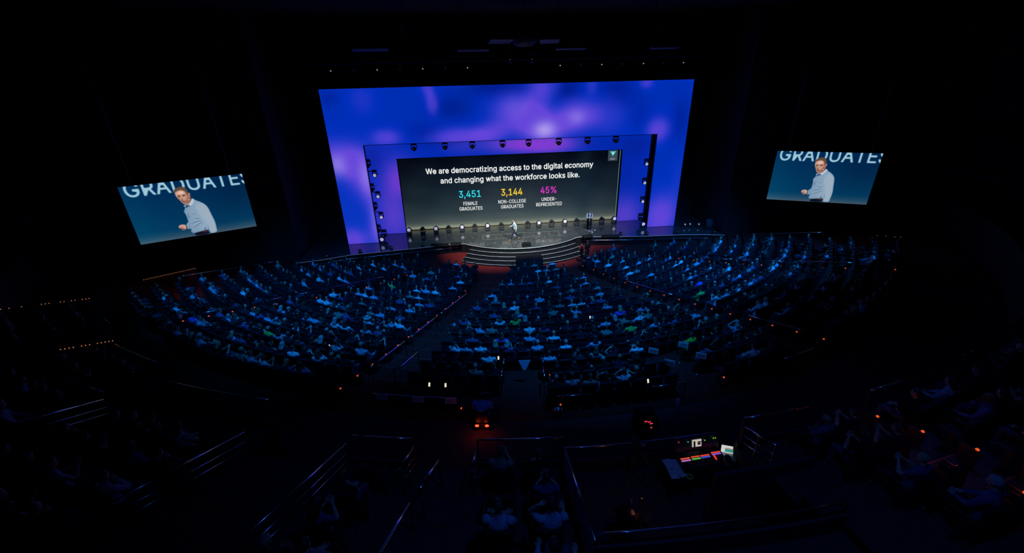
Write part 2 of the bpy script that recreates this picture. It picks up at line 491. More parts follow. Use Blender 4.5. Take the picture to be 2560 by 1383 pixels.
def col_portal1(V):
    X, Z = V[:, 0], V[:, 2]
    base = np.tile(np.array([0, 46, 186.]), (len(X), 1))
    left = np.clip((-X - 3) / 12, 0, 1) * np.clip((9 - Z) / 9, 0, 1)
    base = mix(base, (24, 62, 198), left * .55)
    base = mix(base, (0, 56, 190), .6 * np.clip((X - 10) / 5, 0, 1) * np.clip((8 - Z) / 6, 0, 1))
    base = mix(base, (0, 26, 140), np.clip(gsum(X, Z, D1) * 1.25, 0, 1))
    base = mix(base, (98, 68, 216), gsum(X, Z, P1, 1.45))
    base = mix(base, (186, 172, 240), gsum(X, Z, H1))
    return S2L(np.clip(base, 0, 255) / 255)
def col_portal2(V):
    X, Z = V[:, 0], V[:, 2]
    base = np.tile(np.array([2, 42, 178.]), (len(X), 1))
    base = mix(base, (38, 46, 192), np.clip((-X - 9) / 2, 0, 1) * .45)
    base = mix(base, (4, 28, 140), gsum(X, Z, D2))
    base = mix(base, (92, 62, 200), gsum(X, Z, P2, 1.2))
    base = mix(base, (132, 58, 208), gsum(X, Z, M2))
    return S2L(np.clip(base, 0, 255) / 255)
def portal(label, W, H, w, h, y, step, fn, name, WL=None):
    WL = WL or W
    t = empty(name, (0, y, 0))
    tag(t, label, 'LED wall', 'LED portals framing the stage')
    fr = MB()
    for s, w_ in ((-1, WL), (1, W)):
        fr.box((s * (w_ + w) / 2, .16, H / 2), (w_ - w, .26, H))
    fr.box((0, .16, (H + h) / 2), (2 * w, .26, H - h))
    fr.build('support_frame', M_black, t)
    grid_panels('led_panel', [(-WL, -w, .02, H), (-w, w, h, H), (w, W, .02, H)], 0.0, step, fn, M_led, t)
    tr = MB()
    for s in (-1, 1):
        tr.box((s * (w - .02), .14, h / 2), (.04, .3, h))
    tr.box((0, .14, h - .02), (2 * w, .3, .04))
    tr.build('edge_trim', M_black, t)
    return t
portal('tall outer LED portal with blue and purple clouds around the stage', 15.0, 12.62, 12.37, 8.41, 0.0, .1, col_portal1, 'led_portal')
portal('smaller inner LED portal in blue and magenta framing the slide screen', 12.82, 8.9, 10.22, 6.87, 2.28, .1, col_portal2, 'led_portal.001', 13.5)

TEXTS = {}
# letter outlines, thousandths of an em: advance, contours
GLYPH = {
 ' ':(188,[]),
 '%':(676,[[175,283,146,286,121,297,101,314,86,335,78,360,75,388,75,412,78,440,87,464,101,486,121,503,146,513,175,517,206,513,230,503,250,486,264,464,273,440,276,412,276,388,273,360,264,335,250,314,230,297,205,286],[175,327,198,332,212,346,221,365,223,412,221,435,213,454,198,468,175,473,153,468,138,454,130,435,127,412,127,388,130,365,138,346,153,332],[501,-10,471,-6,446,5,426,21,412,43,403,68,400,95,400,120,403,147,412,172,427,194,447,210,471,221,501,225,531,221,556,210,576,194,590,172,598,147,601,120,601,95,598,68,589,43,575,21,555,5,531,-6],[501,35,523,39,538,53,546,73,549,95,549,120,546,142,538,162,524,176,501,180,479,176,464,162,456,142,453,120,455,73,464,53,479,39],[132,0,482,509,540,509,191,0]]),
 ',':(188,[[38,-119,68,71,137,71,84,-119]]),
 '-':(453,[[337,244,337,188,114,188,114,244]]),
 '.':(188,[[95,-4,78,-1,63,9,53,24,50,41,53,59,63,73,78,83,95,87,113,83,128,73,138,59,141,41,138,24,128,9,113,-1]]),
 '1':(453,[[76,0,76,55,391,55,391,0],[276,509,276,0,212,0,212,448,86,358,86,427,198,509]]),
 '3':(453,[[218,-7,173,-3,133,10,98,30,70,57,52,91,44,132,109,132,115,107,126,87,144,71,165,59,191,52,219,50,248,53,275,61,297,74,315,93,325,116,329,145,326,172,316,196,299,217,275,234,242,244,201,248,157,248,157,299,288,448,70,452,70,509,372,509,372,461,211,278,211,289,264,288,308,276,344,253,371,222,387,186,393,145,387,103,370,66,344,36,309,12,266,-2]]),
 '4':(453,[[40,105,40,158,247,509,311,509,109,166,413,163,413,105],[282,0,282,318,343,318,343,0]]),
 '5':(453,[[221,-7,178,-2,140,11,108,32,83,60,66,93,60,130,122,130,127,108,138,89,154,73,173,60,196,52,221,50,250,53,276,64,298,82,314,104,324,131,328,162,324,193,314,221,297,244,275,262,248,273,218,277,192,275,167,268,145,258,128,246,67,253,96,509,366,509,366,452,151,452,134,301,155,315,178,325,203,331,229,334,263,330,294,321,321,306,345,285,364,260,379,231,388,199,391,163,385,117,369,76,343,41,309,15,268,-1]]),
 'A':(480,[[16,0,201,509,276,509,463,0,395,0,287,302,232,478,245,478,191,302,85,0],[110,142,110,199,370,199,370,142]]),
 'C':(510,[[267,-7,225,-3,186,7,150,25,119,49,91,80,70,115,53,156,43,203,40,254,43,305,53,352,70,393,91,429,119,460,150,484,186,501,225,512,267,516,305,513,340,504,373,490,402,471,427,447,448,418,463,385,473,348,408,348,401,373,389,395,375,413,357,428,337,440,315,449,292,454,267,456,223,450,184,432,150,403,125,364,109,314,103,254,109,194,125,145,151,105,184,76,223,59,267,53,292,55,315,60,337,69,357,81,375,96,389,114,401,136,408,160,473,160,463,124,448,91,428,62,402,38,373,19,341,5,305,-4]]),
 'D':(502,[[219,0,96,0,96,57,215,57,272,63,318,81,354,110,379,149,394,198,399,255,394,312,379,361,354,399,320,428,275,446,221,452,93,452,93,509,225,509,272,505,315,495,353,478,399,441,433,391,449,351,459,305,462,255,459,205,449,159,433,119,412,84,384,54,351,31,312,14,267,3],[125,509,125,0,60,0,60,509]]),
 'E':(419,[[60,0,60,509,372,509,372,452,125,452,125,286,355,286,355,229,125,229,125,57,375,57,375,0]]),
 'F':(410,[[60,0,60,509,369,509,369,452,125,452,125,278,346,278,346,221,125,221,125,0]]),
 'G':(520,[[269,-7,226,-3,185,8,149,25,118,49,91,80,69,116,53,157,43,204,40,254,43,305,53,352,69,393,91,429,118,460,149,484,184,501,223,512,265,516,304,513,340,504,374,489,403,469,429,445,449,416,465,384,474,349,408,349,399,372,387,393,373,411,356,427,337,439,315,448,291,454,265,456,222,450,183,432,150,404,125,364,109,314,103,254,109,194,125,145,151,105,184,76,224,59,269,53,309,57,345,71,374,93,396,123,410,160,415,202,434,199,283,199,283,256,478,256,478,200,471,141,451,91,419,50,377,19,326,0]]),
 'I':(300,[[31,0,31,57,118,57,118,452,31,452,31,509,269,509,269,452,183,452,183,57,269,57,269,0]]),
 'L':(393,[[60,0,60,509,125,509,125,57,361,57,361,0]]),
 'M':(628,[[60,0,60,509,152,509,287,159,322,49,307,49,352,187,476,509,568,509,568,0,504,0,507,457,498,409,456,291,342,0,286,0,159,321,112,457,120,416,122,291,122,0]]),
 'N':(523,[[60,0,60,509,136,509,363,151,388,107,414,55,405,54,399,157,399,509,463,509,463,0,387,0,177,331,108,452,119,454,125,291,125,0]]),
 'O':(533,[[267,-7,225,-3,186,7,150,25,119,49,92,80,70,115,54,156,44,203,40,254,44,305,54,352,70,393,92,429,119,460,150,484,186,501,225,512,267,516,309,512,348,501,384,484,415,460,442,429,464,393,480,352,490,305,493,254,490,203,480,156,464,115,442,80,415,49,384,25,348,7,309,-3],[267,53,310,59,349,76,383,105,408,144,425,194,430,254,425,314,408,365,383,404,349,433,310,450,267,456,223,450,184,433,151,404,125,364,109,314,103,254,109,194,125,144,151,105,184,76,223,59]]),
 'P':(445,[[60,0,60,509,235,509,289,503,332,487,366,462,390,430,404,391,409,348,404,304,390,265,366,233,332,207,289,191,235,186,109,186,109,242,233,242,269,246,297,256,318,272,333,294,342,319,344,348,342,376,333,402,318,423,297,439,268,449,232,452,125,452,125,0]]),
 'R':(449,[[60,0,60,509,236,509,290,504,333,489,367,465,390,433,405,395,409,352,405,309,390,271,367,240,333,217,289,203,236,198,96,198,96,255,234,255,269,258,298,267,319,281,334,300,342,324,345,352,342,380,334,405,319,425,298,440,269,449,233,452,125,452,125,0],[353,0,230,229,303,229,428,0]]),
 'S':(447,[[224,-9,172,-4,128,9,91,31,64,60,46,96,38,137,104,137,110,110,123,88,142,71,166,59,194,52,224,49,257,52,286,60,311,74,329,92,341,114,346,139,342,161,332,179,316,193,296,205,245,222,184,239,128,260,86,289,60,326,52,372,58,413,75,448,102,476,138,498,180,511,227,516,275,511,316,498,351,476,377,449,394,415,401,378,337,378,326,412,302,437,267,453,225,459,194,456,167,448,145,435,129,418,118,398,115,376,119,352,131,334,148,319,169,308,212,293,312,264,359,238,379,220,395,198,405,171,408,139,403,99,386,64,360,34,323,11,278,-4]]),
 'T':(449,[[32,452,32,509,417,509,417,452,257,452,257,0,193,0,193,452]]),
 'U':(517,[[259,-8,203,-2,154,15,114,43,85,80,66,124,60,173,60,509,124,509,124,178,128,144,141,113,160,87,187,68,220,56,259,52,298,56,331,68,357,87,377,113,389,144,393,178,393,509,457,509,457,173,451,124,433,80,403,43,363,15,315,-2]]),
 'W':(686,[[155,0,16,509,82,509,187,94,197,40,200,94,224,196,306,509,380,509,486,94,497,40,488,40,510,145,603,509,670,509,530,0,455,0,351,391,336,475,350,475,335,395,318,323,230,0]]),
 'Y':(472,[[203,0,203,208,16,509,91,509,222,292,236,264,250,230,224,230,237,265,280,344,381,509,455,509,268,208,268,0]]),
 'a':(389,[[160,-9,126,-5,94,5,68,22,48,45,35,73,30,108,34,138,43,161,58,179,78,193,100,203,125,211,252,230,265,235,273,243,276,257,273,279,267,297,256,311,240,322,220,329,196,331,171,329,149,322,132,313,118,301,107,288,100,274,41,291,57,322,79,346,104,364,133,375,163,382,194,384,215,383,239,379,263,372,286,360,306,343,322,320,333,290,337,251,337,0,277,0,277,52,252,25,236,12,215,1,190,-6],[170,45,202,49,228,59,248,74,263,93,272,115,276,138,276,190,259,182,154,164,134,159,117,150,103,139,95,124,92,105,94,87,102,72,114,61,130,52,149,47]]),
 'c':(396,[[207,-8,159,-2,117,16,82,46,56,85,40,133,34,187,40,243,56,291,82,330,117,360,159,378,207,384,234,383,260,377,284,368,305,356,324,341,340,322,353,301,362,277,303,262,298,276,281,301,270,311,257,319,226,329,207,330,173,325,145,310,124,287,108,258,99,224,96,187,99,151,108,117,124,89,145,66,173,51,207,46,243,52,258,58,271,66,282,76,292,89,299,102,304,117,363,102,354,78,341,56,325,37,306,21,285,9,261,-1,235,-6]]),
 'd':(424,[[195,-8,151,-2,111,16,79,45,55,84,39,133,34,189,39,245,55,293,79,332,112,361,151,378,196,384,228,381,253,373,272,360,287,346,306,319,311,509,372,509,372,0,313,0,313,59,272,17,252,4,227,-5],[205,47,236,51,263,65,284,86,299,115,309,150,312,189,309,229,300,263,284,291,263,312,237,325,205,330,172,325,145,311,124,290,108,261,99,227,96,189,99,151,109,117,124,88,145,66,172,51]]),
 'e':(404,[[212,-8,161,-2,117,16,82,46,56,85,40,132,34,187,39,242,55,290,81,329,115,359,157,378,205,384,236,382,266,374,294,361,319,341,341,315,357,282,368,242,371,169,75,169,75,221,338,221,310,202,307,237,298,269,283,294,263,314,237,326,205,330,173,326,146,313,125,294,109,270,99,241,96,211,96,178,100,139,110,106,128,80,151,61,179,50,212,46,234,48,254,53,271,61,285,73,297,88,306,105,365,91,353,63,335,39,311,19,283,4,249,-5]]),
 'f':(254,[[228,379,228,327,6,327,6,379],[81,0,81,432,84,461,96,486,113,505,135,519,161,527,187,530,222,527,243,521,227,468,215,472,195,474,171,470,154,460,145,443,142,419,142,0]]),
 'g':(425,[[207,-151,168,-148,134,-140,105,-127,82,-110,64,-91,51,-69,101,-41,122,-66,136,-78,154,-88,178,-95,207,-97,249,-92,282,-75,304,-47,311,-6,311,68,287,41,272,28,252,16,227,8,195,5,152,10,113,27,80,53,55,90,39,136,34,191,39,246,55,293,80,332,112,361,152,378,196,384,228,382,253,373,273,360,288,346,308,319,313,379,372,379,372,-9,367,-54,350,-90,324,-117,291,-136,251,-147],[205,59,237,63,264,75,285,95,300,121,309,154,312,193,309,231,300,264,285,291,264,312,237,325,205,330,172,325,145,312,124,290,109,262,99,229,96,193,99,155,109,123,124,96,145,76,172,63]]),
 'h':(410,[[114,227,114,0,53,0,53,509,114,509,114,287,102,287,124,332,152,362,187,379,227,384,264,380,295,369,321,349,341,321,353,285,357,240,357,0,296,0,296,235,290,275,273,304,246,323,210,329,184,326,161,317,141,303,126,283,117,257]]),
 'i':(167,[[53,0,53,379,114,379,114,0],[84,443,67,446,54,455,44,468,41,483,44,499,54,512,67,521,84,524,100,521,114,512,123,499,126,483,123,468,114,455,100,446]]),
 'k':(381,[[110,137,110,212,121,212,284,379,360,379,184,199],[53,0,53,509,114,509,114,0],[294,0,148,186,191,229,372,0]]),
 'l':(189,[[139,-2,101,3,74,20,58,47,53,84,53,509,114,509,115,77,120,62,130,54,146,52,170,54,181,3,162,-1]]),
 'm':(610,[[53,0,53,379,112,379,112,295,118,323,132,346,151,363,172,376,195,384,219,386,257,380,287,361,309,331,321,295,312,295,322,321,337,343,357,361,381,375,407,383,437,386,468,383,497,372,522,354,541,328,553,296,557,255,557,0,496,0,496,254,490,289,473,313,447,326,419,330,395,328,374,320,358,307,345,290,338,270,335,247,335,0,274,0,274,260,269,288,253,311,229,326,199,330,178,328,158,320,140,307,126,289,117,266,114,238,114,0]]),
 'n':(410,[[114,227,114,0,53,0,53,379,112,379,112,287,102,287,124,332,152,362,187,379,227,384,264,380,295,369,321,349,341,321,353,285,357,240,357,0,296,0,296,235,290,275,273,304,246,323,210,329,184,326,161,317,141,303,126,283,117,257]]),
 'o':(415,[[207,-8,159,-2,117,16,82,46,56,85,40,133,34,187,40,243,56,291,82,330,117,360,159,378,207,384,256,378,299,360,333,330,359,291,376,243,381,187,376,133,359,85,333,46,299,16,256,-2],[207,46,242,51,270,66,292,89,307,117,316,151,319,187,316,224,307,258,292,287,270,310,242,325,207,330,173,325,145,310,124,287,108,258,99,224,96,187,99,151,108,117,124,89,145,66,173,51]]),
 'r':(259,[[53,0,53,379,112,379,112,321,130,347,152,367,181,380,213,385,243,384,243,322,207,326,182,323,159,315,140,301,126,284,117,262,114,237,114,0]]),
 's':(365,[[182,-8,145,-5,112,3,84,18,62,38,45,63,36,94,94,107,105,79,124,60,150,49,181,45,217,50,244,62,262,81,268,103,265,121,254,136,237,147,212,155,149,170,104,186,72,208,53,237,47,274,51,305,65,332,87,354,115,370,149,381,187,384,223,381,254,372,279,358,299,339,314,316,324,290,268,277,258,298,243,316,219,328,187,333,156,329,131,317,114,299,109,277,112,258,124,243,144,232,172,223,229,209,275,194,306,171,325,142,331,107,326,75,312,47,290,24,260,6,223,-5]]),
 't':(227,[[204,379,204,327,6,327,6,379],[65,471,126,471,126,98,128,76,136,61,150,53,170,50,202,54,213,2,192,-3,168,-4,125,2,92,21,72,52,65,93]]),
 'w':(567,[[138,0,23,379,87,379,154,137,175,41,165,41,186,135,206,214,252,379,316,379,382,136,402,41,391,41,413,135,480,379,545,379,429,0,368,0,291,280,277,338,291,338,263,225,199,0]]),
 'y':(389,[[47,-139,61,-86,88,-90,104,-89,118,-84,130,-74,141,-58,151,-36,163,-1,17,379,84,379,177,121,206,21,184,21,202,87,224,155,305,379,371,379,204,-58,191,-85,177,-107,159,-124,139,-136,117,-143,91,-145,65,-143]]),
 'z':(380,[[42,0,42,46,254,320,48,323,48,379,333,379,333,331,126,60,339,56,339,0]]),
}
GCACHE = {}
def glyph_polys(ch, bold):
    """filled outline of one letter; overlapping strokes are filled one by one"""
    if (ch, bold) in GCACHE: return GCACHE[(ch, bold)]
    cons = [[(c[2 * i] / 1000, c[2 * i + 1] / 1000) for i in range(len(c) // 2)] for c in GLYPH[ch][1]]
    area = lambda P: sum(P[i - 1][0] * P[i][1] - P[i][0] * P[i - 1][1] for i in range(len(P)))
    def inside(p, P):
        r = False
        for i in range(len(P)):
            (ax, ay), (bx, by) = P[i - 1], P[i]
            if (ay > p[1]) != (by > p[1]) and p[0] < (bx - ax) * (p[1] - ay) / (by - ay) + ax: r = not r
        return r
    out = []
    if cons:
        sg = area(max(cons, key=lambda P: abs(area(P)))) > 0
        for P in cons:
            if (area(P) > 0) != sg: continue
            cu = bpy.data.curves.new('txt', 'CURVE'); cu.dimensions = '2D'; cu.fill_mode = 'BOTH'
            for Q in [P] + [q for q in cons if (area(q) > 0) != sg and inside(q[0], P)]:
                sp = cu.splines.new('POLY'); sp.points.add(len(Q) - 1)
                sp.points.foreach_set('co', [v for x, y in Q for v in (x, y, 0, 1)]); sp.use_cyclic_u = True
            o = bpy.data.objects.new('txt', cu); COL.objects.link(o)
            me = bpy.data.meshes.new_from_object(o.evaluated_get(bpy.context.evaluated_depsgraph_get()))
            out.append(([v.co[:] for v in me.vertices], [list(p.vertices) for p in me.polygons]))
            bpy.data.objects.remove(o); bpy.data.curves.remove(cu); bpy.data.meshes.remove(me)
    GCACHE[(ch, bold)] = out
    return out
def text_mesh(s, bold):
    mb = MB(); x = 0.0
    for ch in s:
        for vs, fs in glyph_polys(ch, 0):                    # thickened by small shifts in every direction
            for q in range(6):
                dx, dy = bold * math.cos(q * PI / 3 + PI / 6), bold * .8 * math.sin(q * PI / 3 + PI / 6)
                mb.add([(px + x + dx, py + dy, pz) for px, py, pz in vs], fs)
        x += GLYPH[ch][0] / 1000 + bold * .6
    return mb.mesh('lettering', [])
def text(s, x0, x1, z, height, m, parent, name, bold=.02, y=-.012):
    me = text_mesh(s, bold)
    n = len(me.vertices)
    co = np.zeros(n * 3); me.vertices.foreach_get('co', co); co = co.reshape(-1, 3)
    lo, hi = co.min(0), co.max(0)
    capm = text_mesh('E', bold); cc = np.zeros(len(capm.vertices) * 3); capm.vertices.foreach_get('co', cc); cap = cc.reshape(-1, 3)[:, 1].max()
    bpy.data.meshes.remove(capm)
    out = np.zeros_like(co)
    out[:, 0] = x0 + (co[:, 0] - lo[0]) / (hi[0] - lo[0]) * (x1 - x0)
    out[:, 1] = y
    out[:, 2] = z + (co[:, 1] - cap / 2) / cap * height
    me.vertices.foreach_set('co', out.ravel().astype(np.float32))
    me.materials.clear(); me.materials.append(m)
    me.update()
    return link_mesh(name, me, parent)
def glow(name, r, g, b, k=1.0):
    c = lin(r, g, b)
    return mat(name, (.01, .01, .01), .5, emit=c, strength=k, noise=.02)

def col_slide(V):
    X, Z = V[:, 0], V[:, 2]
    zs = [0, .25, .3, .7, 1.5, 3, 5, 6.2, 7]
    C = np.array([(150, 146, 118), (142, 140, 118), (112, 116, 104), (70, 82, 82), (44, 58, 64), (26, 40, 50), (15, 26, 38), (6, 13, 25), (4, 8, 20)], float)  # beige lowest rows paint the floor lights' spill into the picture
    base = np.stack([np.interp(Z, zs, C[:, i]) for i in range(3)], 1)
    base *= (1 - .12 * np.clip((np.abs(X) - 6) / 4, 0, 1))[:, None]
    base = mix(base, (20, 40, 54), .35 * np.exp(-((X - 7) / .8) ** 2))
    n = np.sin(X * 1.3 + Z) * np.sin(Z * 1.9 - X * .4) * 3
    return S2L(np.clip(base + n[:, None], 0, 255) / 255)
scr = empty('slide_screen', (0, 3.0, 0))
tag(scr, 'wide dark slide screen at the back of the stage showing white text', 'screen')
MB().box((0, .14, 3.5), (20.9, .2, 7.1)).build('screen_frame', M_black, scr)
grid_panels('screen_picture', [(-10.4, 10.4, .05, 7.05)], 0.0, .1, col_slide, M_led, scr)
TW = glow('slide_white', 232, 234, 232); TC = glow('slide_cyan', 44, 208, 222); TY = glow('slide_yellow', 238, 200, 48); TM = glow('slide_magenta', 205, 52, 190)
text('We are democratizing access to the digital economy', -7.88, 7.73, 5.53, .50, TW, scr, 'headline_lettering', .020)
text('and changing what the workforce looks like.', -6.63, 6.46, 4.62, .50, TW, scr, 'headline_lettering', .020)
text('3,451', -5.04, -2.98, 3.27, .64, TC, scr, 'number_lettering', .016)
text('3,144', -1.05, .97, 3.27, .64, TY, scr, 'number_lettering', .016)
text('45%', 2.71, 4.26, 3.29, .64, TM, scr, 'number_lettering', .016)
text('FEMALE', -4.68, -3.35, 2.36, .34, TW, scr, 'caption_lettering', .010)
text('GRADUATES', -5.09, -2.9, 1.86, .34, TW, scr, 'caption_lettering', .010)
text('NON-COLLEGE', -1.36, 1.3, 2.36, .34, TW, scr, 'caption_lettering', .010)
text('GRADUATES', -1.12, 1.06, 1.86, .34, TW, scr, 'caption_lettering', .010)
text('UNDER-', 2.83, 4.26, 2.40, .34, TW, scr, 'caption_lettering', .010)
text('REPRESENTED', 2.3, 4.82, 1.9, .34, TW, scr, 'caption_lettering', .010)
TL_ = glow('slide_line_teal', 96, 140, 142)
MB().box((0, -.012, .29), (20.6, .01, .045)).box((10.27, -.012, 3.65), (.045, .01, 6.7)).build('slide_border_line', TL_, scr)
lg = MB().box((9.57, -.012, 6.27), (.9, .008, 1.02)).build('logo_tile', glow('logo_tile_grey', 58, 72, 80), scr)
lm = MB()
lm.add([(9.27, -.022, 6.62), (9.87, -.022, 6.62), (9.57, -.022, 6.12)], [(0, 1, 2)], 0)
lm.add([(9.27, -.024, 6.62), (9.87, -.024, 6.62), (9.72, -.024, 6.5), (9.42, -.024, 6.5)], [(0, 1, 2, 3)], 1)
lm.add([(9.42, -.026, 6.5), (9.72, -.026, 6.5), (9.57, -.026, 6.3)], [(0, 1, 2)], 2)
lm.build('logo_emblem', [glow('logo_teal', 40, 150, 160), glow('logo_aqua', 90, 205, 205), glow('logo_pale', 180, 235, 225)], scr)
text('TRILOGY', 9.32, 9.82, 5.93, .12, glow('logo_text_grey', 170, 180, 182), scr, 'logo_lettering', .01, -.022)

# ------------------------------------------------------------------ side screens: a live picture of the speaker
FEED = {
 'hair':[(0.702,0.181),(0.722,0.141),(0.764,0.11),(0.822,0.099),(0.871,0.121),(0.897,0.156),(0.9,0.21),(0.91,0.229),(0.899,0.265),(0.877,0.268),(0.874,0.217),(0.849,0.176),(0.808,0.16),(0.749,0.171),(0.71,0.203)],
 'face':[(0.711,0.189),(0.752,0.163),(0.81,0.153),(0.856,0.169),(0.881,0.209),(0.89,0.243),(0.923,0.226),(0.909,0.321),(0.908,0.353),(0.862,0.396),(0.83,0.424),(0.796,0.411),(0.774,0.39),(0.759,0.364),(0.749,0.336),(0.73,0.306),(0.722,0.273),(0.712,0.256),(0.715,0.23)],
 'shade':[(0.729,0.295),(0.755,0.331),(0.765,0.36),(0.798,0.403),(0.837,0.414),(0.879,0.371),(0.901,0.331),(0.878,0.295),(0.835,0.343),(0.811,0.361),(0.78,0.34),(0.771,0.28),(0.744,0.276)],
 'ear':[(0.893,0.232),(0.913,0.22),(0.923,0.236),(0.912,0.278),(0.895,0.297),(0.885,0.28)],
 'neck':[(0.852,0.367),(0.904,0.32),(0.933,0.319),(0.886,0.394),(0.839,0.425),(0.822,0.417)],
 'shirt':[(0.935,0.314),(0.963,0.361),(1.038,0.405),(1.097,0.47),(1.118,0.535),(1.123,0.587),(1.136,0.68),(1.152,0.799),(1.14,0.914),(1.136,0.99),(1.018,0.994),(1.023,0.927),(1.005,0.918),(0.798,0.941),(0.769,0.941),(0.746,0.902),(0.772,0.85),(0.71,0.861),(0.71,0.815),(0.705,0.775),(0.749,0.735),(0.761,0.717),(0.76,0.65),(0.76,0.572),(0.742,0.547),(0.769,0.496),(0.788,0.466),(0.766,0.43),(0.795,0.413),(0.831,0.42),(0.886,0.394)],
 'collar':[(0.935,0.314),(0.953,0.365),(0.88,0.461),(0.835,0.421),(0.882,0.393)],
 'collshade':[(0.834,0.424),(0.88,0.463),(0.844,0.453),(0.791,0.489),(0.799,0.446)],
 'sleeve':[(1.037,0.407),(1.097,0.47),(1.118,0.535),(1.136,0.68),(1.152,0.799),(1.14,0.914),(1.136,0.99),(1.024,0.992),(1.029,0.922),(1.03,0.8),(0.989,0.701),(0.935,0.567),(0.936,0.467)],
 'hand':[(0.6,0.778),(0.63,0.759),(0.67,0.757),(0.7,0.768),(0.716,0.8),(0.707,0.841),(0.662,0.862),(0.631,0.854),(0.621,0.825),(0.6,0.814)],
 'handsh':[(0.6,0.814),(0.621,0.825),(0.631,0.854),(0.662,0.862),(0.704,0.84),(0.665,0.835),(0.634,0.812)],
 'watch':[(0.703,0.769),(0.718,0.794),(0.711,0.844),(0.7,0.848),(0.706,0.798)],
 'belt':[(0.796,0.943),(1.005,0.919),(1.011,0.95),(0.789,0.97)],
 'beltred':[(0.918,0.939),(0.981,0.931),(0.979,0.954),(0.917,0.96)],
 'pants':[(0.784,0.962),(1.012,0.946),(1.013,0.996),(0.797,0.995)],
 'eye1':[(0.734,0.264),(0.76,0.255),(0.781,0.262),(0.763,0.276),(0.74,0.276)],
 'eye2':[(0.8,0.26),(0.826,0.25),(0.852,0.259),(0.834,0.272),(0.806,0.27)],
 'nose':[(0.778,0.27),(0.79,0.272),(0.795,0.321),(0.782,0.333),(0.771,0.323)],
 'mouth':[(0.771,0.355),(0.805,0.351),(0.827,0.355),(0.81,0.365),(0.777,0.365)],
 'mic':[(0.867,0.333),(0.882,0.331),(0.88,0.346),(0.866,0.348)],
 'f1':[(0.843,0.569),(0.875,0.591),(0.919,0.623),(0.88,0.605)],
 'f2':[(0.837,0.652),(0.886,0.683),(0.973,0.689),(0.89,0.701)],
 'f3':[(0.769,0.764),(0.87,0.737),(0.984,0.717),(0.874,0.755)],
 'f4':[(0.784,0.858),(0.885,0.785),(0.993,0.753),(0.9,0.799)],
 'f5':[(0.925,0.521),(0.926,0.599),(0.959,0.667),(0.929,0.611)],
 'f6':[(1.023,0.787),(1.028,0.893),(1.029,0.922),(1.018,0.891)],
 'f7':[(0.985,0.85),(0.986,0.914),(0.956,0.914),(0.947,0.877)],
 'f8':[(0.76,0.728),(0.76,0.808),(0.747,0.885),(0.75,0.817)],
 'f9':[(0.78,0.553),(0.807,0.624),(0.803,0.668),(0.776,0.63)],
}
FH, FW = 270, 480
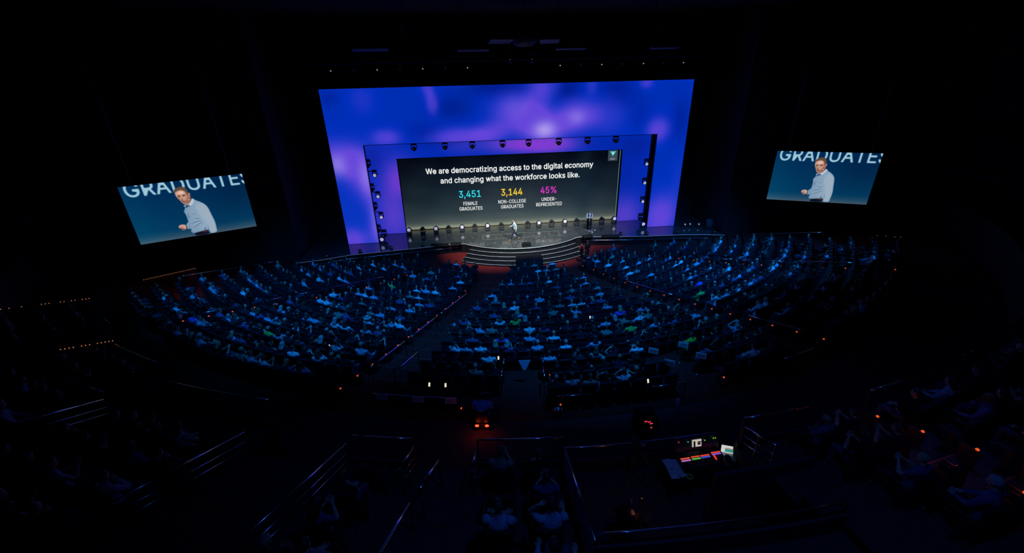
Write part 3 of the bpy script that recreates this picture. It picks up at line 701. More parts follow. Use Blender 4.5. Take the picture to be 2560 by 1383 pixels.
def make_feed():
    S = 3
    h, w = FH * S, FW * S
    ys, xs = (np.arange(h) + .5) / h, (np.arange(w) + .5) / w * 16 / 9
    X, Y = np.meshgrid(xs, ys)
    top, bot = np.array([2, 38, 76.]), np.array([4, 62, 100.])
    t = Y[..., None]
    img = np.array([0, 40, 82.]) * (1 - t) + np.array([2, 60, 96.]) * t
    img = img + (np.clip((Y - .8) / .2, 0, 1) ** 1.5)[..., None] * np.array([62, 26, 8.]) + (np.exp(-(X / .35) ** 2) * .5)[..., None] * np.array([0, 18, 16.])
    img = img - (np.exp(-((X - 1.6) / .5) ** 2 - ((Y - .35) / .4) ** 2))[..., None] * np.array([0, 8, 12.])
    def inside(poly):
        P = np.array(poly); x0, y0 = P.min(0); x1, y1 = P.max(0)
        i0, i1 = max(0, int(y0 * h) - 1), min(h, int(y1 * h) + 2)
        j0, j1 = max(0, int(x0 * 9 / 16 * w) - 1), min(w, int(x1 * 9 / 16 * w) + 2)
        m = np.zeros((h, w), bool)
        if i1 <= i0 or j1 <= j0: return m
        sx, sy = X[i0:i1, j0:j1], Y[i0:i1, j0:j1]
        r = np.zeros(sx.shape, bool)
        for (ax, ay), (bx, by) in zip(P, np.roll(P, -1, 0)):
            if ay == by: continue
            c = ((ay > sy) != (by > sy)) & (sx < (bx - ax) * (sy - ay) / (by - ay) + ax)
            r ^= c
        m[i0:i1, j0:j1] = r
        return m
    def soft(m, n):
        a = m.astype(float)
        for ax in (0, 1):
            for _ in range(2):
                c = np.cumsum(np.pad(a, [(n + 1, n) if k == ax else (0, 0) for k in (0, 1)], mode='edge'), axis=ax)
                a = (np.take(c, np.arange(2 * n + 1, c.shape[ax]), ax) - np.take(c, np.arange(0, c.shape[ax] - 2 * n - 1), ax)) / (2 * n + 1)
        return a
    def smooth(poly, it=2):
        P = np.array(poly, float)
        for _ in range(it):
            Q = np.roll(P, -1, 0); P = np.stack([P * .75 + Q * .25, P * .25 + Q * .75], 1).reshape(-1, 2)
        return P
    def paint(poly, c, k=1.0, blur=2, it=2, within=None):
        nonlocal img
        a = soft(inside(smooth(poly, it)), blur) * k
        if within is not None: a = a * within
        img = img * (1 - a[..., None]) + np.array(c, float) * a[..., None]
        return a
    me = text_mesh('GRADUATES', .011)                     # the caption behind him, cut off by the top of the picture
    co = np.array([v.co[:2] for v in me.vertices]); capm = text_mesh('E', .011); cap = max(v.co.y for v in capm.vertices)
    em = text_mesh('GRADUATE', .011); ex = max(v.co.x for v in em.vertices)
    P = np.stack([.062 + (co[:, 0] - co[:, 0].min()) / (ex - co[:, 0].min()) * (1.705 - .062), .183 - co[:, 1] / cap * .245], 1)
    a = np.zeros((h, w), bool)
    for f in me.polygons: a |= inside(P[list(f.vertices)])
    a = soft(a, 4)[..., None]
    img = img * (1 - a) + np.array([156, 198, 214.]) * a
    for q in (me, capm, em): bpy.data.meshes.remove(q)
    F = FEED
    paint(F['pants'], (10, 16, 40)); paint(F['belt'], (22, 14, 26)); paint(F['beltred'], (92, 24, 38))
    sh = paint(F['shirt'], (126, 154, 180))
    light = np.clip((X - .8) / .35, 0, 1)
    img += (sh * light * .9)[..., None] * np.array([26, 22, 14.])
    paint(F['sleeve'], (156, 174, 190), .75, 8, within=sh)
    ed = sh * (1 - soft(sh > .5, 12)); img -= (ed)[..., None] * np.array([70, 56, 44.])
    for k, q in (('f1', .6), ('f2', .6), ('f3', .6), ('f4', .5), ('f5', .8), ('f6', .7), ('f7', .6), ('f8', .5), ('f9', .5)):
        paint(F[k], (58, 84, 118), q, 3, within=sh)
        paint([(x - .012, y - .022) for x, y in F[k]], (190, 204, 214), q * .5, 4, within=sh)
    paint(F['neck'], (120, 80, 72)); paint(F['collshade'], (48, 66, 110), .9); paint(F['collar'], (184, 194, 206))
    fc = paint(F['face'], (196, 148, 128), 1, 2)
    img += (fc * np.exp(-((X - .80) / .05) ** 2 - ((Y - .205) / .035) ** 2))[..., None] * np.array([44, 44, 44.])
    img -= (fc * np.clip((X - .84) / .07, 0, 1))[..., None] * np.array([58, 56, 52.])
    paint(F['shade'], (132, 92, 78), .75, 6, within=fc)
    paint([(x, y - .0) for x, y in F['hair']], (84, 62, 52), 1, 2)
    paint([(x * .94 + .045, y * .8 + .04) for x, y in F['hair']], (122, 96, 82), .4, 6)
    paint(F['ear'], (196, 134, 118)); paint([(.9, .24), (.912, .24), (.905, .28), (.896, .28)], (128, 78, 66), .8, 2)
    for k in ('eye1', 'eye2'): paint(F[k], (52, 34, 30), .8, 2)
    paint([(.73, .25), (.79, .247), (.79, .255), (.735, .262)], (70, 46, 38), .8, 2); paint([(.80, .245), (.86, .243), (.855, .252), (.80, .255)], (70, 46, 38), .8, 2)
    paint(F['nose'], (168, 118, 100), .7, 2); paint([(.766, .325), (.80, .325), (.795, .34), (.772, .34)], (96, 60, 50), .8, 2)
    paint([(x - .016, y - .004) for x, y in F['nose']], (226, 186, 166), .5, 2)
    paint(F['mouth'], (92, 50, 48), .9, 2); paint(F['mic'], (240, 232, 226), 1, 1)
    paint(F['hand'], (206, 160, 144)); paint(F['handsh'], (120, 74, 64), .85, 3); paint(F['watch'], (34, 30, 40), .9, 1)
    for x in (.622, .64, .658): paint([(x, .775), (x + .006, .775), (x + .004, .83), (x - .004, .83)], (140, 92, 80), .7, 1)
    img = img.reshape(FH, S, FW, S, 3).mean((1, 3))
    return np.clip(img, 0, 255) / 255
_feed = S2L(make_feed())
def feed_mesh(w):
    hh = w * 9 / 16
    X, Z = np.meshgrid(np.linspace(-w / 2, w / 2, FW), np.linspace(hh / 2, -hh / 2, FH))
    V = np.stack([X.ravel(), np.zeros(X.size), Z.ravel()], 1)
    i = (np.arange(FH - 1)[:, None] * FW + np.arange(FW - 1)[None]).ravel()
    F = np.stack([i, i + FW, i + FW + 1, i + 1], 1)
    return V, F
M_feed = screen_mat('live_picture', 'picture')
SW = 6.5947
for s, lb in ((-1, 'hanging side screen in the purple-handrail half showing the speaker in pale blue shirt'), (1, 'hanging side screen beyond the lectern end showing the speaker in pale blue shirt')):
    t = empty('side_screen' if s < 0 else 'side_screen.001', (s * 22.284, -7.406, 5.7505), -s * .4401)
    tag(t, lb, 'screen', 'side screens')
    if s < 0:
        V, F = feed_mesh(SW)
        pic = img_mesh('screen_picture', V, F, _feed.reshape(-1, 3), M_feed, t)
        fr = MB().box((0, .09, 0), (SW + .02, .14, SW * 9 / 16 + .02)).build('screen_frame', M_black, t)
        for x in (-2.6, 2.6): MB().cyl((x, .1, SW * 9 / 32), (x, .1, TOP - 5.75), .025).build('hanging_cable', M_darksteel, t)
        first = t
    else:
        for ch in first.children:
            c = ch.copy(); COL.objects.link(c); c.parent = t

# ------------------------------------------------------------------ stage
def arc(cx, cy, r, a0, a1, n):
    return [(cx + r * math.sin(math.radians(a0 + (a1 - a0) * i / n)), cy - r * math.cos(math.radians(a0 + (a1 - a0) * i / n))) for i in range(n + 1)]
SX, SY, SRR = .27, 3.95, 7.42
EDGE_L = [(-18.2, -3.75), (-16.2, -3.3), (-14.26, -2.6), (-13.45, -2.52), (-11.04, -2.2), (-8.3, -1.85), (-6.4, -1.55), (-5.2, -1.45)]
EDGE_R = [(5.75, -1.5), (6.97, -1.72), (8.74, -1.95), (11.55, -2.3), (14.48, -2.45), (16.5, -2.75), (18.2, -3.2)]
EDGE = EDGE_L + arc(SX, SY, SRR, -42, 42, 28) + EDGE_R
stage = tag(empty('stage', (0, 0, 0)), 'glossy black stage deck with curved front and pale-edged steps', 'stage')
mb = MB()
n = len(EDGE)
back = [(18.2, 5.4), (-18.2, 5.4)]
pl = EDGE + back
mb.add([(x, y, 0) for x, y in pl], [list(range(len(pl)))])
mb.add([(x, y, 0) for x, y in EDGE] + [(x, y, -.09) for x, y in EDGE], [(i, n + i, n + i + 1, i + 1) for i in range(n - 1)])
mb.build('deck', M_deck, stage)
fa = MB()
fa.add([(x, y + .06, -.09) for x, y in EDGE] + [(x, y + .06, -1.05) for x, y in EDGE], [(i, n + i, n + i + 1, i + 1) for i in range(n - 1)])
fa.build('fascia', M_black, stage)
ed = MB()
ed.tube([(x, y - .015, -.02) for x, y in EDGE], .018, 6)
ed.build('edge_strip', M_stepedge, stage)
MB().tube([(x, y - .12, -.3) for x, y in EDGE_L], .02, 5).build('edge_pipe', M_steel, stage)
MB().tube([(x, y - .12, -.3) for x, y in EDGE_R], .02, 5).build('edge_pipe', M_steel, stage)
for i in range(1, 5):
    rr = SRR + .06 + .47 * i
    z = -.17 * i
    h = 36 - i * .3
    st = MB()
    A = arc(SX, SY, rr - .52, -h, h, 26); B = arc(SX, SY, rr, -h, h, 26); m = len(A)
    vs = [(x, y, z) for x, y in A] + [(x, y, z) for x, y in B] + [(x, y, -1.0) for x, y in B]
    st.add(vs, [(k, m + k, m + k + 1, k + 1) for k in range(m - 1)] + [(m + k, 2 * m + k, 2 * m + k + 1, m + k + 1) for k in range(m - 1)])
    st.add([vs[0], vs[m], vs[2 * m], (A[0][0], A[0][1], -1.0)], [(0, 1, 2, 3)]); st.add([vs[m - 1], vs[2 * m - 1], vs[3 * m - 1], (A[-1][0], A[-1][1], -1.0)], [(3, 2, 1, 0)])
    so = st.build('step', M_black, stage)
    MB().tube([(x, y, z - .012) for x, y in arc(SX, SY, rr + .01, -h, h, 40)], .013, 6).build('step_edge', M_stepedge, so)
tp = MB()
tp.box((.4, .42, .004), (6.9, .05, .006)).box((3.9, -.2, .004), (.04, 1.3, .006)).box((-3.1, -.2, .004), (.04, 1.3, .006)).box((.4, -.82, .004), (7.0, .03, .006)).box((-8.5, -.4, .004), (3.0, .04, .006), rz=.1)
tp.build('deck_tape', mat('deck_tape_grey', (.2, .2, .185), .6, noise=.1), stage)
cf = MB()
for i in range(110):
    x, y = random.gauss(.6, 2.3), random.uniform(-2.3, .2)
    if i % 3 == 0: x = random.uniform(-3, 3.6); y = random.uniform(-.7, .2)
    cf.box((x, y, .006), (random.uniform(.03, .09), random.uniform(.02, .05), .006), 0 if random.random() < .5 else 1, rz=random.uniform(0, 3))
tag(cf.build('confetti_litter', [mat('confetti_red', (.5, .09, .06), .7, noise=.1), mat('confetti_pale', (.55, .5, .42), .7, noise=.1)]), 'scattered red and pale confetti scraps on the black stage deck', 'confetti', kind='stuff')
t = tag(empty('stage_monitor_cabinet', (.3, -6.25, -.84)), 'large black cabinet standing before the middle of the stage steps', 'cabinet')
MB().box((0, 0, .56), (2.05, .9, 1.1), bev=.03).build('body', M_black, t)
MB().box((0, -.46, .56), (1.9, .02, .96)).build('front_grille', mat('grille_black', (.01, .01, .011), .8, noise=.4, scale=120), t)
MB().box((-.5, 0, 1.125), (.3, .05, .03)).box((.5, 0, 1.125), (.3, .05, .03)).build('handle', M_darksteel, t)
t = tag(empty('floor_monitor', (.5, -3.05, 0)), 'small black wedge speaker on the stage edge', 'speaker')
w = MB(); w.add([(-.36, -.2, 0), (.36, -.2, 0), (.36, .2, 0), (-.36, .2, 0), (-.36, -.2, .3), (.36, -.2, .3), (.36, .08, .34), (-.36, .08, .34)], [(0, 3, 2, 1), (0, 1, 5, 4), (1, 2, 6, 5), (2, 3, 7, 6), (3, 0, 4, 7), (4, 5, 6, 7)])
w.build('body', M_black, t); MB().add([(-.3, .1, .32), (.3, .1, .32), (.3, .2, .04), (-.3, .2, .04)], [(0, 1, 2, 3)]).build('front_grille', MATS['grille_black'], t)
for i, (x, y, rz, lb) in enumerate([(-6.9, -1.75, -.16, 'long low black speaker bar on the stage lip, purple-handrail side'), (-5.5, -1.78, .1, 'short low black speaker bar on the stage lip before the curved steps, purple-handrail side'), (6.2, -1.75, .12, 'short low black speaker bar on the stage lip below the clear lectern'), (8.2, -2.05, -.1, 'long low black speaker bar on the stage lip, lectern side')]):
    t = tag(empty('front_fill_speaker', (x, y, 0), rz), lb, 'speaker', 'speaker bars along the stage lip')
    L = 1.5 if i in (0, 3) else .9
    MB().box((0, 0, .1), (L, .3, .2), bev=.03).build('body', M_black, t)
    MB().box((0, -.155, .1), (L * .94, .01, .15)).build('front_grille', MATS['grille_black'], t)

# ------------------------------------------------------------------ stage lighting fixtures
def make_head(kind):
    r = empty('moving_head')
    MB().box((0, 0, .09), (.42, .36, .18), bev=.03).build('base', M_house, r)
    y = MB()
    for s in (-1, 1): y.box((s * .23, 0, .36), (.05, .14, .4), bev=.02)
    y.box((0, 0, .2), (.5, .2, .06), bev=.02)
    y.build('yoke', M_house, r)
    h = MB()
    if kind == 'wash':
        h.lathe([(.02, .2), (.15, .19), (.19, .1), (.21, -.08), (.21, -.14), (.19, -.15)], (0, 0, .52), 20, axis='Y')
        hb = h.build('head', M_house, r)
        f = MB().lathe([(.0001, -.155), (.155, -.155)], (0, 0, .52), 24, axis='Y').build('lamp_face', M_ledring, hb)
        d = MB()
        d.lathe([(.0001, -.160), (.035, -.160)], (0, 0, .52), 10, axis='Y')
        for k in range(6):
            a = 2 * PI * k / 6
            d.lathe([(.0001, -.160), (.026, -.160)], (.105 * math.cos(a), 0, .52 + .105 * math.sin(a)), 8, axis='Y')
        d.build('lens_ring', mat('wash_lens_grey', (.16, .15, .2), .3, noise=.1), hb)
    else:
        h.lathe([(.02, .26), (.13, .25), (.17, .14), (.19, -.05), (.17, -.2), (.15, -.24), (.13, -.22)], (0, 0, .52), 20, axis='Y')
        hb = h.build('head', M_house, r)
        MB().lathe([(.0001, -.225), (.13, -.215)], (0, 0, .52), 20, axis='Y').build('lens', M_lens_dark, hb)
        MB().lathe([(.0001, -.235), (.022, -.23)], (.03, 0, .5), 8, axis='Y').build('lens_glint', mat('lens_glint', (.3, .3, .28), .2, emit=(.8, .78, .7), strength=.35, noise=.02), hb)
    return r
def head_copy(src, loc, rz, label, group, rx=0.0, first=False, sc=1.0):
    o = src if first else copy_tree(src)
    o.location = loc
    o.rotation_euler = (rx, 0, rz)
    o.scale = (sc,) * 3
    return tag(o, label, 'stage light', group)
OW = ['first', 'second', 'third', 'fourth', 'fifth', 'sixth', 'seventh', 'eighth', 'ninth', 'tenth', 'eleventh', 'twelfth', 'thirteenth', 'fourteenth', 'fifteenth', 'sixteenth', 'seventeenth', 'eighteenth', 'nineteenth', 'twentieth']
def ordw(n):
    if n < 20: return OW[n]
    tens = {2: 'twenty', 3: 'thirty', 4: 'forty', 5: 'fifty', 6: 'sixty'}
    flat = {2: 'twentieth', 3: 'thirtieth', 4: 'fortieth', 5: 'fiftieth', 6: 'sixtieth'}
    a, b = divmod(n + 1, 10)
    return flat[a] if b == 0 else tens[a] + '-' + OW[b - 1]
wash = make_head('wash'); prof = make_head('spot')
WF = [-9.85, -7.37, -4.94, -2.55, -.02, 2.35, 4.87, 7.3, 9.73]
PF = [-8.6, -6.2, -3.75, -1.24, 1.28, 3.6, 6.05, 8.52]
for i, x in enumerate(WF):
    head_copy(wash, (x, 1.72, 0), 0, 'lit purple-white wash light on the stage floor, %s from the purple-handrail end' % ordw(i), 'lit wash lights along the slide screen', first=i == 0)
for i, x in enumerate(PF):
    head_copy(prof, (x, 1.72, 0), 0, 'dark unlit profile light on the stage floor, %s from the purple-handrail end' % ordw(i), 'unlit profile lights along the slide screen', first=i == 0)
for i, x in enumerate([-8.44, -5.84, -3.53, -.94, 1.31, 3.95, 6.5, 9.03]):
    head_copy(prof, (x, .95, 8.36), PI, 'dark light hanging under the outer portal lintel, %s from the purple-handrail end' % ordw(i), 'lights hanging under the portal lintel', rx=PI)
def boom(s, zs, lb):
    t = tag(empty('lighting_boom', (s * (12.75 if s < 0 else 12.5), 1.15, 0)), lb, 'lighting stand', 'lighting booms in the portal')
    MB().cyl((0, 0, 0), (0, 0, 8.3), .05, 12).build('pole', M_darksteel, t)
    MB().box((0, 0, .02), (.6, .5, .04)).build('base_plate', M_black, t)
    for z, dx in zs:
        MB().box((dx / 2, -.02, z), (abs(dx) + .1, .06, .06)).build('arm', M_house, t)
boom(-1, [(7.0, .35), (6.1, .8), (5.0, .35), (4.3, .8), (3.4, .35), (2.5, .8), (1.35, .35), (.8, .8)], 'vertical lighting pole inside the portal on the purple-handrail side')
boom(1, [(6.1, -.5), (4.4, -.5), (2.65, -.5), (1.05, -.5)], 'vertical lighting pole inside the portal on the lectern side')
for i, z in enumerate([6.67, 4.62, 2.98, .9]):
    head_copy(prof, (-12.4, .8, z + .5), PI, 'dark profile light on the rail-side pole, %s from the top' % ordw(i), 'profile lights on the rail-side pole', rx=PI)
for i, z in enumerate([5.77, 3.94, 2.08]):
    head_copy(wash, (-11.95, .75, z + .5), PI, 'lit wash light on the rail-side pole, %s from the top' % ordw(i), 'wash lights on the rail-side pole', rx=PI, sc=.85)
head_copy(prof, (-11.95, .75, .95), PI, 'dark profile light low on the rail-side pole above the floor light', 'profile lights on the rail-side pole', rx=PI)
head_copy(wash, (-12.0, -.2, -.12), 0, 'pale blue lit floor light inside the rail-side portal leg', 'floor lights in the portal')
for i, z in enumerate([5.71, 4.01, 2.27]):
    head_copy(wash, (11.97, .75, z + .5), PI, 'lit wash light on the lectern-side pole, %s from the top' % ordw(i), 'wash lights on the lectern-side pole', rx=PI, sc=.85)
head_copy(prof, (11.97, .75, 1.15), PI, 'dark light lowest on the lectern-side pole', 'profile lights on the lectern-side pole', rx=PI)
head_copy(wash, (11.9, -.1, -.1), 0, 'lit floor light inside the lectern-side portal leg', 'floor lights in the portal')
# small footlights on the stage lip
def footlight():
    r = empty('footlight')
    MB().box((0, 0, .04), (.3, .24, .08), bev=.02).build('base', M_house, r)
    h = MB().lathe([(.02, .14), (.11, .12), (.14, -.05), (.13, -.1)], (0, 0, .22), 16, axis='Y').build('head', M_house, r)
    MB().lathe([(.0001, -.1), (.12, -.1)], (0, 0, .22), 16, axis='Y').build('lens', M_lens_dark, h)
    MB().lathe([(.0001, -.108), (.028, -.108)], (0.02, 0, .22), 8, axis='Y').build('lens_glint', MATS['lens_glint'], h)
    return r
fl = footlight()
for i, (x, y) in enumerate([(-16.0, -3.0), (-13.5, -2.3), (-11.0, -1.95), (-8.35, -1.62)]):
    o = fl if i == 0 else copy_tree(fl); o.location = (x, y, 0)
    tag(o, 'small round footlight on the rail-side stage lip, %s from the wall' % ordw(i), 'footlight', 'footlights on the stage lip')
for i, (x, y) in enumerate([(17.4, -2.75), (14.3, -2.2), (11.5, -2.05), (9.2, -1.75)]):
    o = copy_tree(fl); o.location = (x, y, 0)
    tag(o, 'small round footlight on the lectern-side stage lip, %s from the wall' % ordw(i), 'footlight', 'footlights on the stage lip')
def par(x, y, k):
    t = tag(empty('floor_can_light', (x, y, 0), .5), 'small slanted can light on the lectern-side stage wing, %s from the portal' % ordw(k), 'stage light', 'can lights on the stage wing')
    h = MB().cone((0, .16, .16), (0, -.16, .3), .09, .12, 14); h.build('can', M_house, t)
    MB().tube([(-.14, 0, .22), (-.14, 0, 0), (.14, 0, 0), (.14, 0, .22)], .015).build('stand', M_darksteel, t)
    MB().cone((0, -.161, .301), (0, -.163, .302), .1, .1, 14).build('lens', mat('can_lens_pale', (.5, .5, .48), .25, emit=(.8, .8, .74), strength=.28, noise=.02), t)
for k, (x, y) in enumerate([(15.7, -.5), (16.2, -.45), (16.95, -.65)]): par(x, y, k)
t = tag(empty('waste_bin', (17.75, -1.3, 0)), 'tall grey bin on the stage wing by the wall', 'bin')
MB().lathe([(.0001, .02), (.27, .02), (.34, .8), (.33, .82), (.31, .8), (.25, .06), (.0001, .05)], n=20).build('body', mat('bin_grey', (.12, .12, .13), .6, noise=.15), t)
MB().lathe([(.33, .80), (.36, .82), (.35, .86), (.31, .84)], n=20).build('rim', M_darksteel, t)
# clear lectern
t = tag(empty('clear_lectern', (6.82, .12, 0)), 'clear acrylic lectern in front of the person in dark vest on stage', 'lectern')
M_acr = mat('acrylic', (.9, .95, 1.0), .05, alpha=1.05, noise=.02)
MB().box((0, 0, .52), (.42, .03, .98)).box((-.2, .1, .52), (.02, .22, .98)).box((.2, .1, .52), (.02, .22, .98)).build('column', M_acr, t)
MB().box((0, .06, 1.04), (.62, .42, .025), rx=.2).build('reading_shelf', M_acr, t)
MB().lathe([(.0001, .0), (.4, .0), (.4, .03), (.0001, .035)], n=24).build('base', mat('lectern_base', (.3, .3, .36), .2, metal=.6, noise=.1), t)
for i, (x, y) in enumerate([(7.35, .02), (6.95, -.5)]):
    tag(MB().lathe([(.0001, 0), (.09, 0), (.07, .05), (.0001, .06)], (x, y, 0), 12).build('floor_marker', mat('marker_white', (.8, .8, .8), .5, noise=.05)), ['small white disc on the deck beside the clear lectern base', 'small white disc on the deck below the clear lectern near the stage lip'][i], 'floor marker', 'white discs by the lectern')
# overhead truss with small lamps, hanging panels
t = tag(empty('lighting_truss', (0, -4, 0)), 'dark lighting truss across the hall above the outer portal', 'truss')
tb = MB()
for y, z in ((-.2, 14.2), (.2, 14.2), (0, 14.5)): tb.cyl((-14.5, y, z), (14.5, y, z), .03, 6)
tb.build('chord', M_black, t)
tb = MB()
for i in range(58):
    x = -14.5 + i * .5; tb.cyl((x, -.2, 14.2), (x + .25, 0, 14.5), .012, 5); tb.cyl((x + .25, 0, 14.5), (x + .5, .2, 14.2), .012, 5)
tb.build('lacing', M_black, t)
for x in (-12, -4, 4, 12): MB().cyl((x, 0, 14.5), (x, 0, TOP), .03, 6).build('hanger', M_black, t)
def truss_lamp(bright):
    r = empty('truss_lamp')
    MB().cone((0, .14, -.02), (0, -.12, -.12), .06, .09, 12).build('housing', M_house, r)
    MB().cyl((0, 0, -.02), (0, 0, .29), .02).build('clamp', M_darksteel, r)
    MB().cone((0, -.121, -.121), (0, -.125, -.123), .045, .045, 12).build('lens', glow('truss_lens_lit', 200, 204, 215, .5) if bright else mat('truss_lens_dim', (.02, .02, .05), .1, emit=(.01, .015, .09), strength=.5, noise=.02), r)
    return r
tl = {True: truss_lamp(True), False: truss_lamp(False)}; used = set(); cnt = {True: 0, False: 0}
for x, b in [(-12.69, 1), (-11.19, 0), (-9.66, 1), (-8.15, 0), (-6.63, 1), (-5.1, 0), (-3.6, 1), (2.84, 1), (4.3, 0), (5.81, 1), (7.3, 0), (8.84, 1), (10.3, 0), (11.79, 1)]:
    b = bool(b); o = tl[b] if b not in used else copy_tree(tl[b]); used.add(b)
    o.location = (x, -4.2, 13.9)
    tag(o, ('small lit lamp under the overhead truss, %s of the lit ones from the rail side' if b else 'small dim lamp under the overhead truss, %s of the dim ones from the rail side') % ordw(cnt[b]), 'truss lamp', 'lamps under the overhead truss'); cnt[b] += 1
for i, x in enumerate((-.66, .85)):
    o = copy_tree(prof); o.location = (x, -4.3, 14.7); o.rotation_euler = (PI, 0, PI)
    tag(o, ['dark light hanging at mid truss, on the rail side of the pair', 'dark light hanging at mid truss, on the lectern side of the pair'][i], 'stage light', 'pair of lights at mid truss')
M_panel = mat('panel_grey', (.2, .2, .24), .6, noise=.15)
for i, (x, y, z, wx, wy, rz, lb) in enumerate([(-9.9, -4.5, 15.0, 2.3, .9, 0, 'outermost grey ceiling panel above the truss on the rail side'), (-3.15, -4.4, 14.85, 2.1, .6, 0, 'low grey ceiling panel above the truss, rail side of middle'), (-1.35, -5.2, 15.3, 1.5, 1.3, .12, 'tilted grey ceiling panel next to the faceted cluster, rail side'), (1.9, -5.2, 15.25, 1.3, 1.3, -.16, 'tilted grey ceiling panel next to the faceted cluster, lectern side'), (3.55, -4.4, 14.82, 2.1, .6, 0, 'low grey ceiling panel above the truss, lectern side of middle'), (10.2, -4.5, 14.75, 2.0, .6, 0, 'outermost grey ceiling panel above the truss on the lectern side')]):
    t = tag(empty('ceiling_panel', (x, y, z), rz), lb, 'ceiling panel', 'panels hanging above the truss')
    MB().box((0, 0, 0), (wx, wy, .12), rx=-.12, bev=.02).build('panel', M_panel, t)
    for q in (-1, 1): MB().cyl((q * wx * .4, 0, .05), (q * wx * .4, 0, TOP - z), .02).build('hanger', M_black, t)
t = tag(empty('speaker_cluster', (.32, -4.4, 15.1)), 'faceted dark speaker cluster hanging above mid truss', 'speaker')
MB().lathe([(.0001, -.1), (.55, -.1), (.95, .25), (.95, .7), (.0001, .72)], n=8).build('body', mat('cluster_grey', (.1, .1, .12), .5, noise=.15), t)
MB().cyl((0, 0, .7), (0, 0, TOP - 15.1), .04).build('hanger', M_black, t)

# ------------------------------------------------------------------ people: one continuous surface per body, clothes as shells over it
def loft(mb, secs, n=16):
    vs = []
    for c, A, B in secs:
        for k in range(n):
            t = 2 * PI * k / n
            vs.append(c + A * math.cos(t) + B * math.sin(t))
    m = len(secs)
    fs = [(i * n + k, i * n + (k + 1) % n, (i + 1) * n + (k + 1) % n, (i + 1) * n + k) for i in range(m - 1) for k in range(n)]
    fs += [list(range(n))[::-1], [(m - 1) * n + k for k in range(n)]]
    mb.add(vs, fs, 0, True)
def V3(*a): return Vector(a)
class Fig: pass
def figure(J, vox, hands=True, grip=.7):
    """J: joint positions; returns a body mesh and the region of every vertex"""
    mb = MB(); caps = []
    R = (J['shR'] - J['shL']).normalized()
    hipR = (J['hipR'] - J['hipL']).normalized()
    up = (J['neck'] - J['hip']).normalized()
    F = up.cross(R).normalized() * 1.0
    F2 = Vector((0, 0, 1)).cross(hipR).normalized()
    k = J.get('bulk', 1.0)
    hip, ch, nk = J['hip'], J['chest'], J['neck']
    waist = hip.lerp(ch, .5)
    loft(mb, [(hip - up * .10, hipR * .13 * k, F2 * .09 * k), (hip, hipR * .17 * k, F2 * .125 * k), (waist, R * .15 * k, F * .11 * k), (ch, R * .175 * k, F * .12 * k), (ch.lerp(nk, .55), R * .17 * k, F * .10 * k), (ch.lerp(nk, .85), R * .11, F * .075), (nk, R * .062, F * .062)])
    caps += [('torso', hip, ch, .15), ('torso', ch, ch.lerp(nk, .72), .15)]
    h = J['head']; hu = (h - nk).normalized(); hf = J.get('face', F); hr = hu.cross(hf) * -1; hr = hf.cross(hu).normalized(); hf = hu.cross(hr).normalized()
    mb.tube([nk - hu * .05, nk + hu * .04, h - hu * .04], [.062, .054, .05], 12)
    rot = Matrix((hr, hf, hu)).transposed()
    E = lambda o, r, u=14, w=9: mb.ell(h + rot @ Vector(o), r, u, w, 0, rot)
    E((0, -.012, .025), (.076, .096, .094), 18, 12)
    E((0, .028, -.04), (.058, .066, .075), 16, 10)
    if vox < .03:
        E((0, .098, -.012), (.013, .02, .027)); E((0, .09, -.062), (.024, .012, .008)); E((0, .072, -.098), (.026, .024, .02))
        for s in (-1, 1): E((s * .079, -.012, -.005), (.011, .024, .034)); E((s * .03, .078, .02), (.022, .012, .012))
    caps += [('head', h - hu * .05, h + hu * .05, .09), ('neck', nk + hu * .0, h - hu * .09, .05)]
    hv = []
    for s in 'RL':
        sh, el, wr, hd = J['sh' + s], J['el' + s], J['wr' + s], J['hd' + s].normalized()
        mb.tube([sh.lerp(nk, .25), sh, sh.lerp(el, .3), sh.lerp(el, .7), el], [.058, .064 * k, .056 * k, .048 * k, .042], 12)
        mb.tube([el, el.lerp(wr, .3), wr], [.042, .042, .027], 12)
        caps += [('uarm', sh, el, .055), ('farm', el, wr, .04)]
        pal = wr + hd * .05
        side = J.get('hs' + s, hd.cross(Vector((0, 0, 1))))
        side = (side - hd * side.dot(hd)).normalized() if side.length > .01 else Vector((1, 0, 0))
        nrm = hd.cross(side).normalized()
        rot2 = Matrix((side, hd, nrm)).transposed()
        mb.ell(pal, (.042, .055, .02 if vox < .03 else .035), 12, 8, 0, rot2)
        caps.append(('hand', wr + hd * .02, wr + hd * .09, .035))
        hv.append((wr, hd, side, nrm, s))
        hp, kn, an, to = J['hip' + s], J['kn' + s], J['an' + s], J['to' + s]
        mb.tube([hp, hp.lerp(kn, .35), hp.lerp(kn, .75), kn], [.092 * k, .086 * k, .068, .058], 12)
        mb.tube([kn, kn.lerp(an, .3), kn.lerp(an, .75), an], [.058, .058, .042, .036], 12)
        mb.tube([an - (to - an).normalized() * .05 + Vector((0, 0, -.035)), an.lerp(to, .4) + Vector((0, 0, -.012)), to], [.042, .042, .03], 10)
        caps += [('thigh', hp, kn, .08), ('shin', kn, an, .05), ('foot', an.lerp(to, .25) - Vector((0, 0, .02)), to, .045)]
    me = mb.mesh('fig', [])
    o = bpy.data.objects.new('fig', me); COL.objects.link(o)
    md = o.modifiers.new('r', 'REMESH'); md.mode = 'VOXEL'; md.voxel_size = vox; md.use_smooth_shade = True
    sm = o.modifiers.new('s', 'SMOOTH'); sm.factor = .5; sm.iterations = 2 if vox < .03 else 1
    dg = bpy.context.evaluated_depsgraph_get()
    out = bpy.data.meshes.new_from_object(o.evaluated_get(dg))
    bpy.data.objects.remove(o); bpy.data.meshes.remove(me)
    nv = len(out.vertices); co = np.zeros(nv * 3); out.vertices.foreach_get('co', co); co = co.reshape(-1, 3)
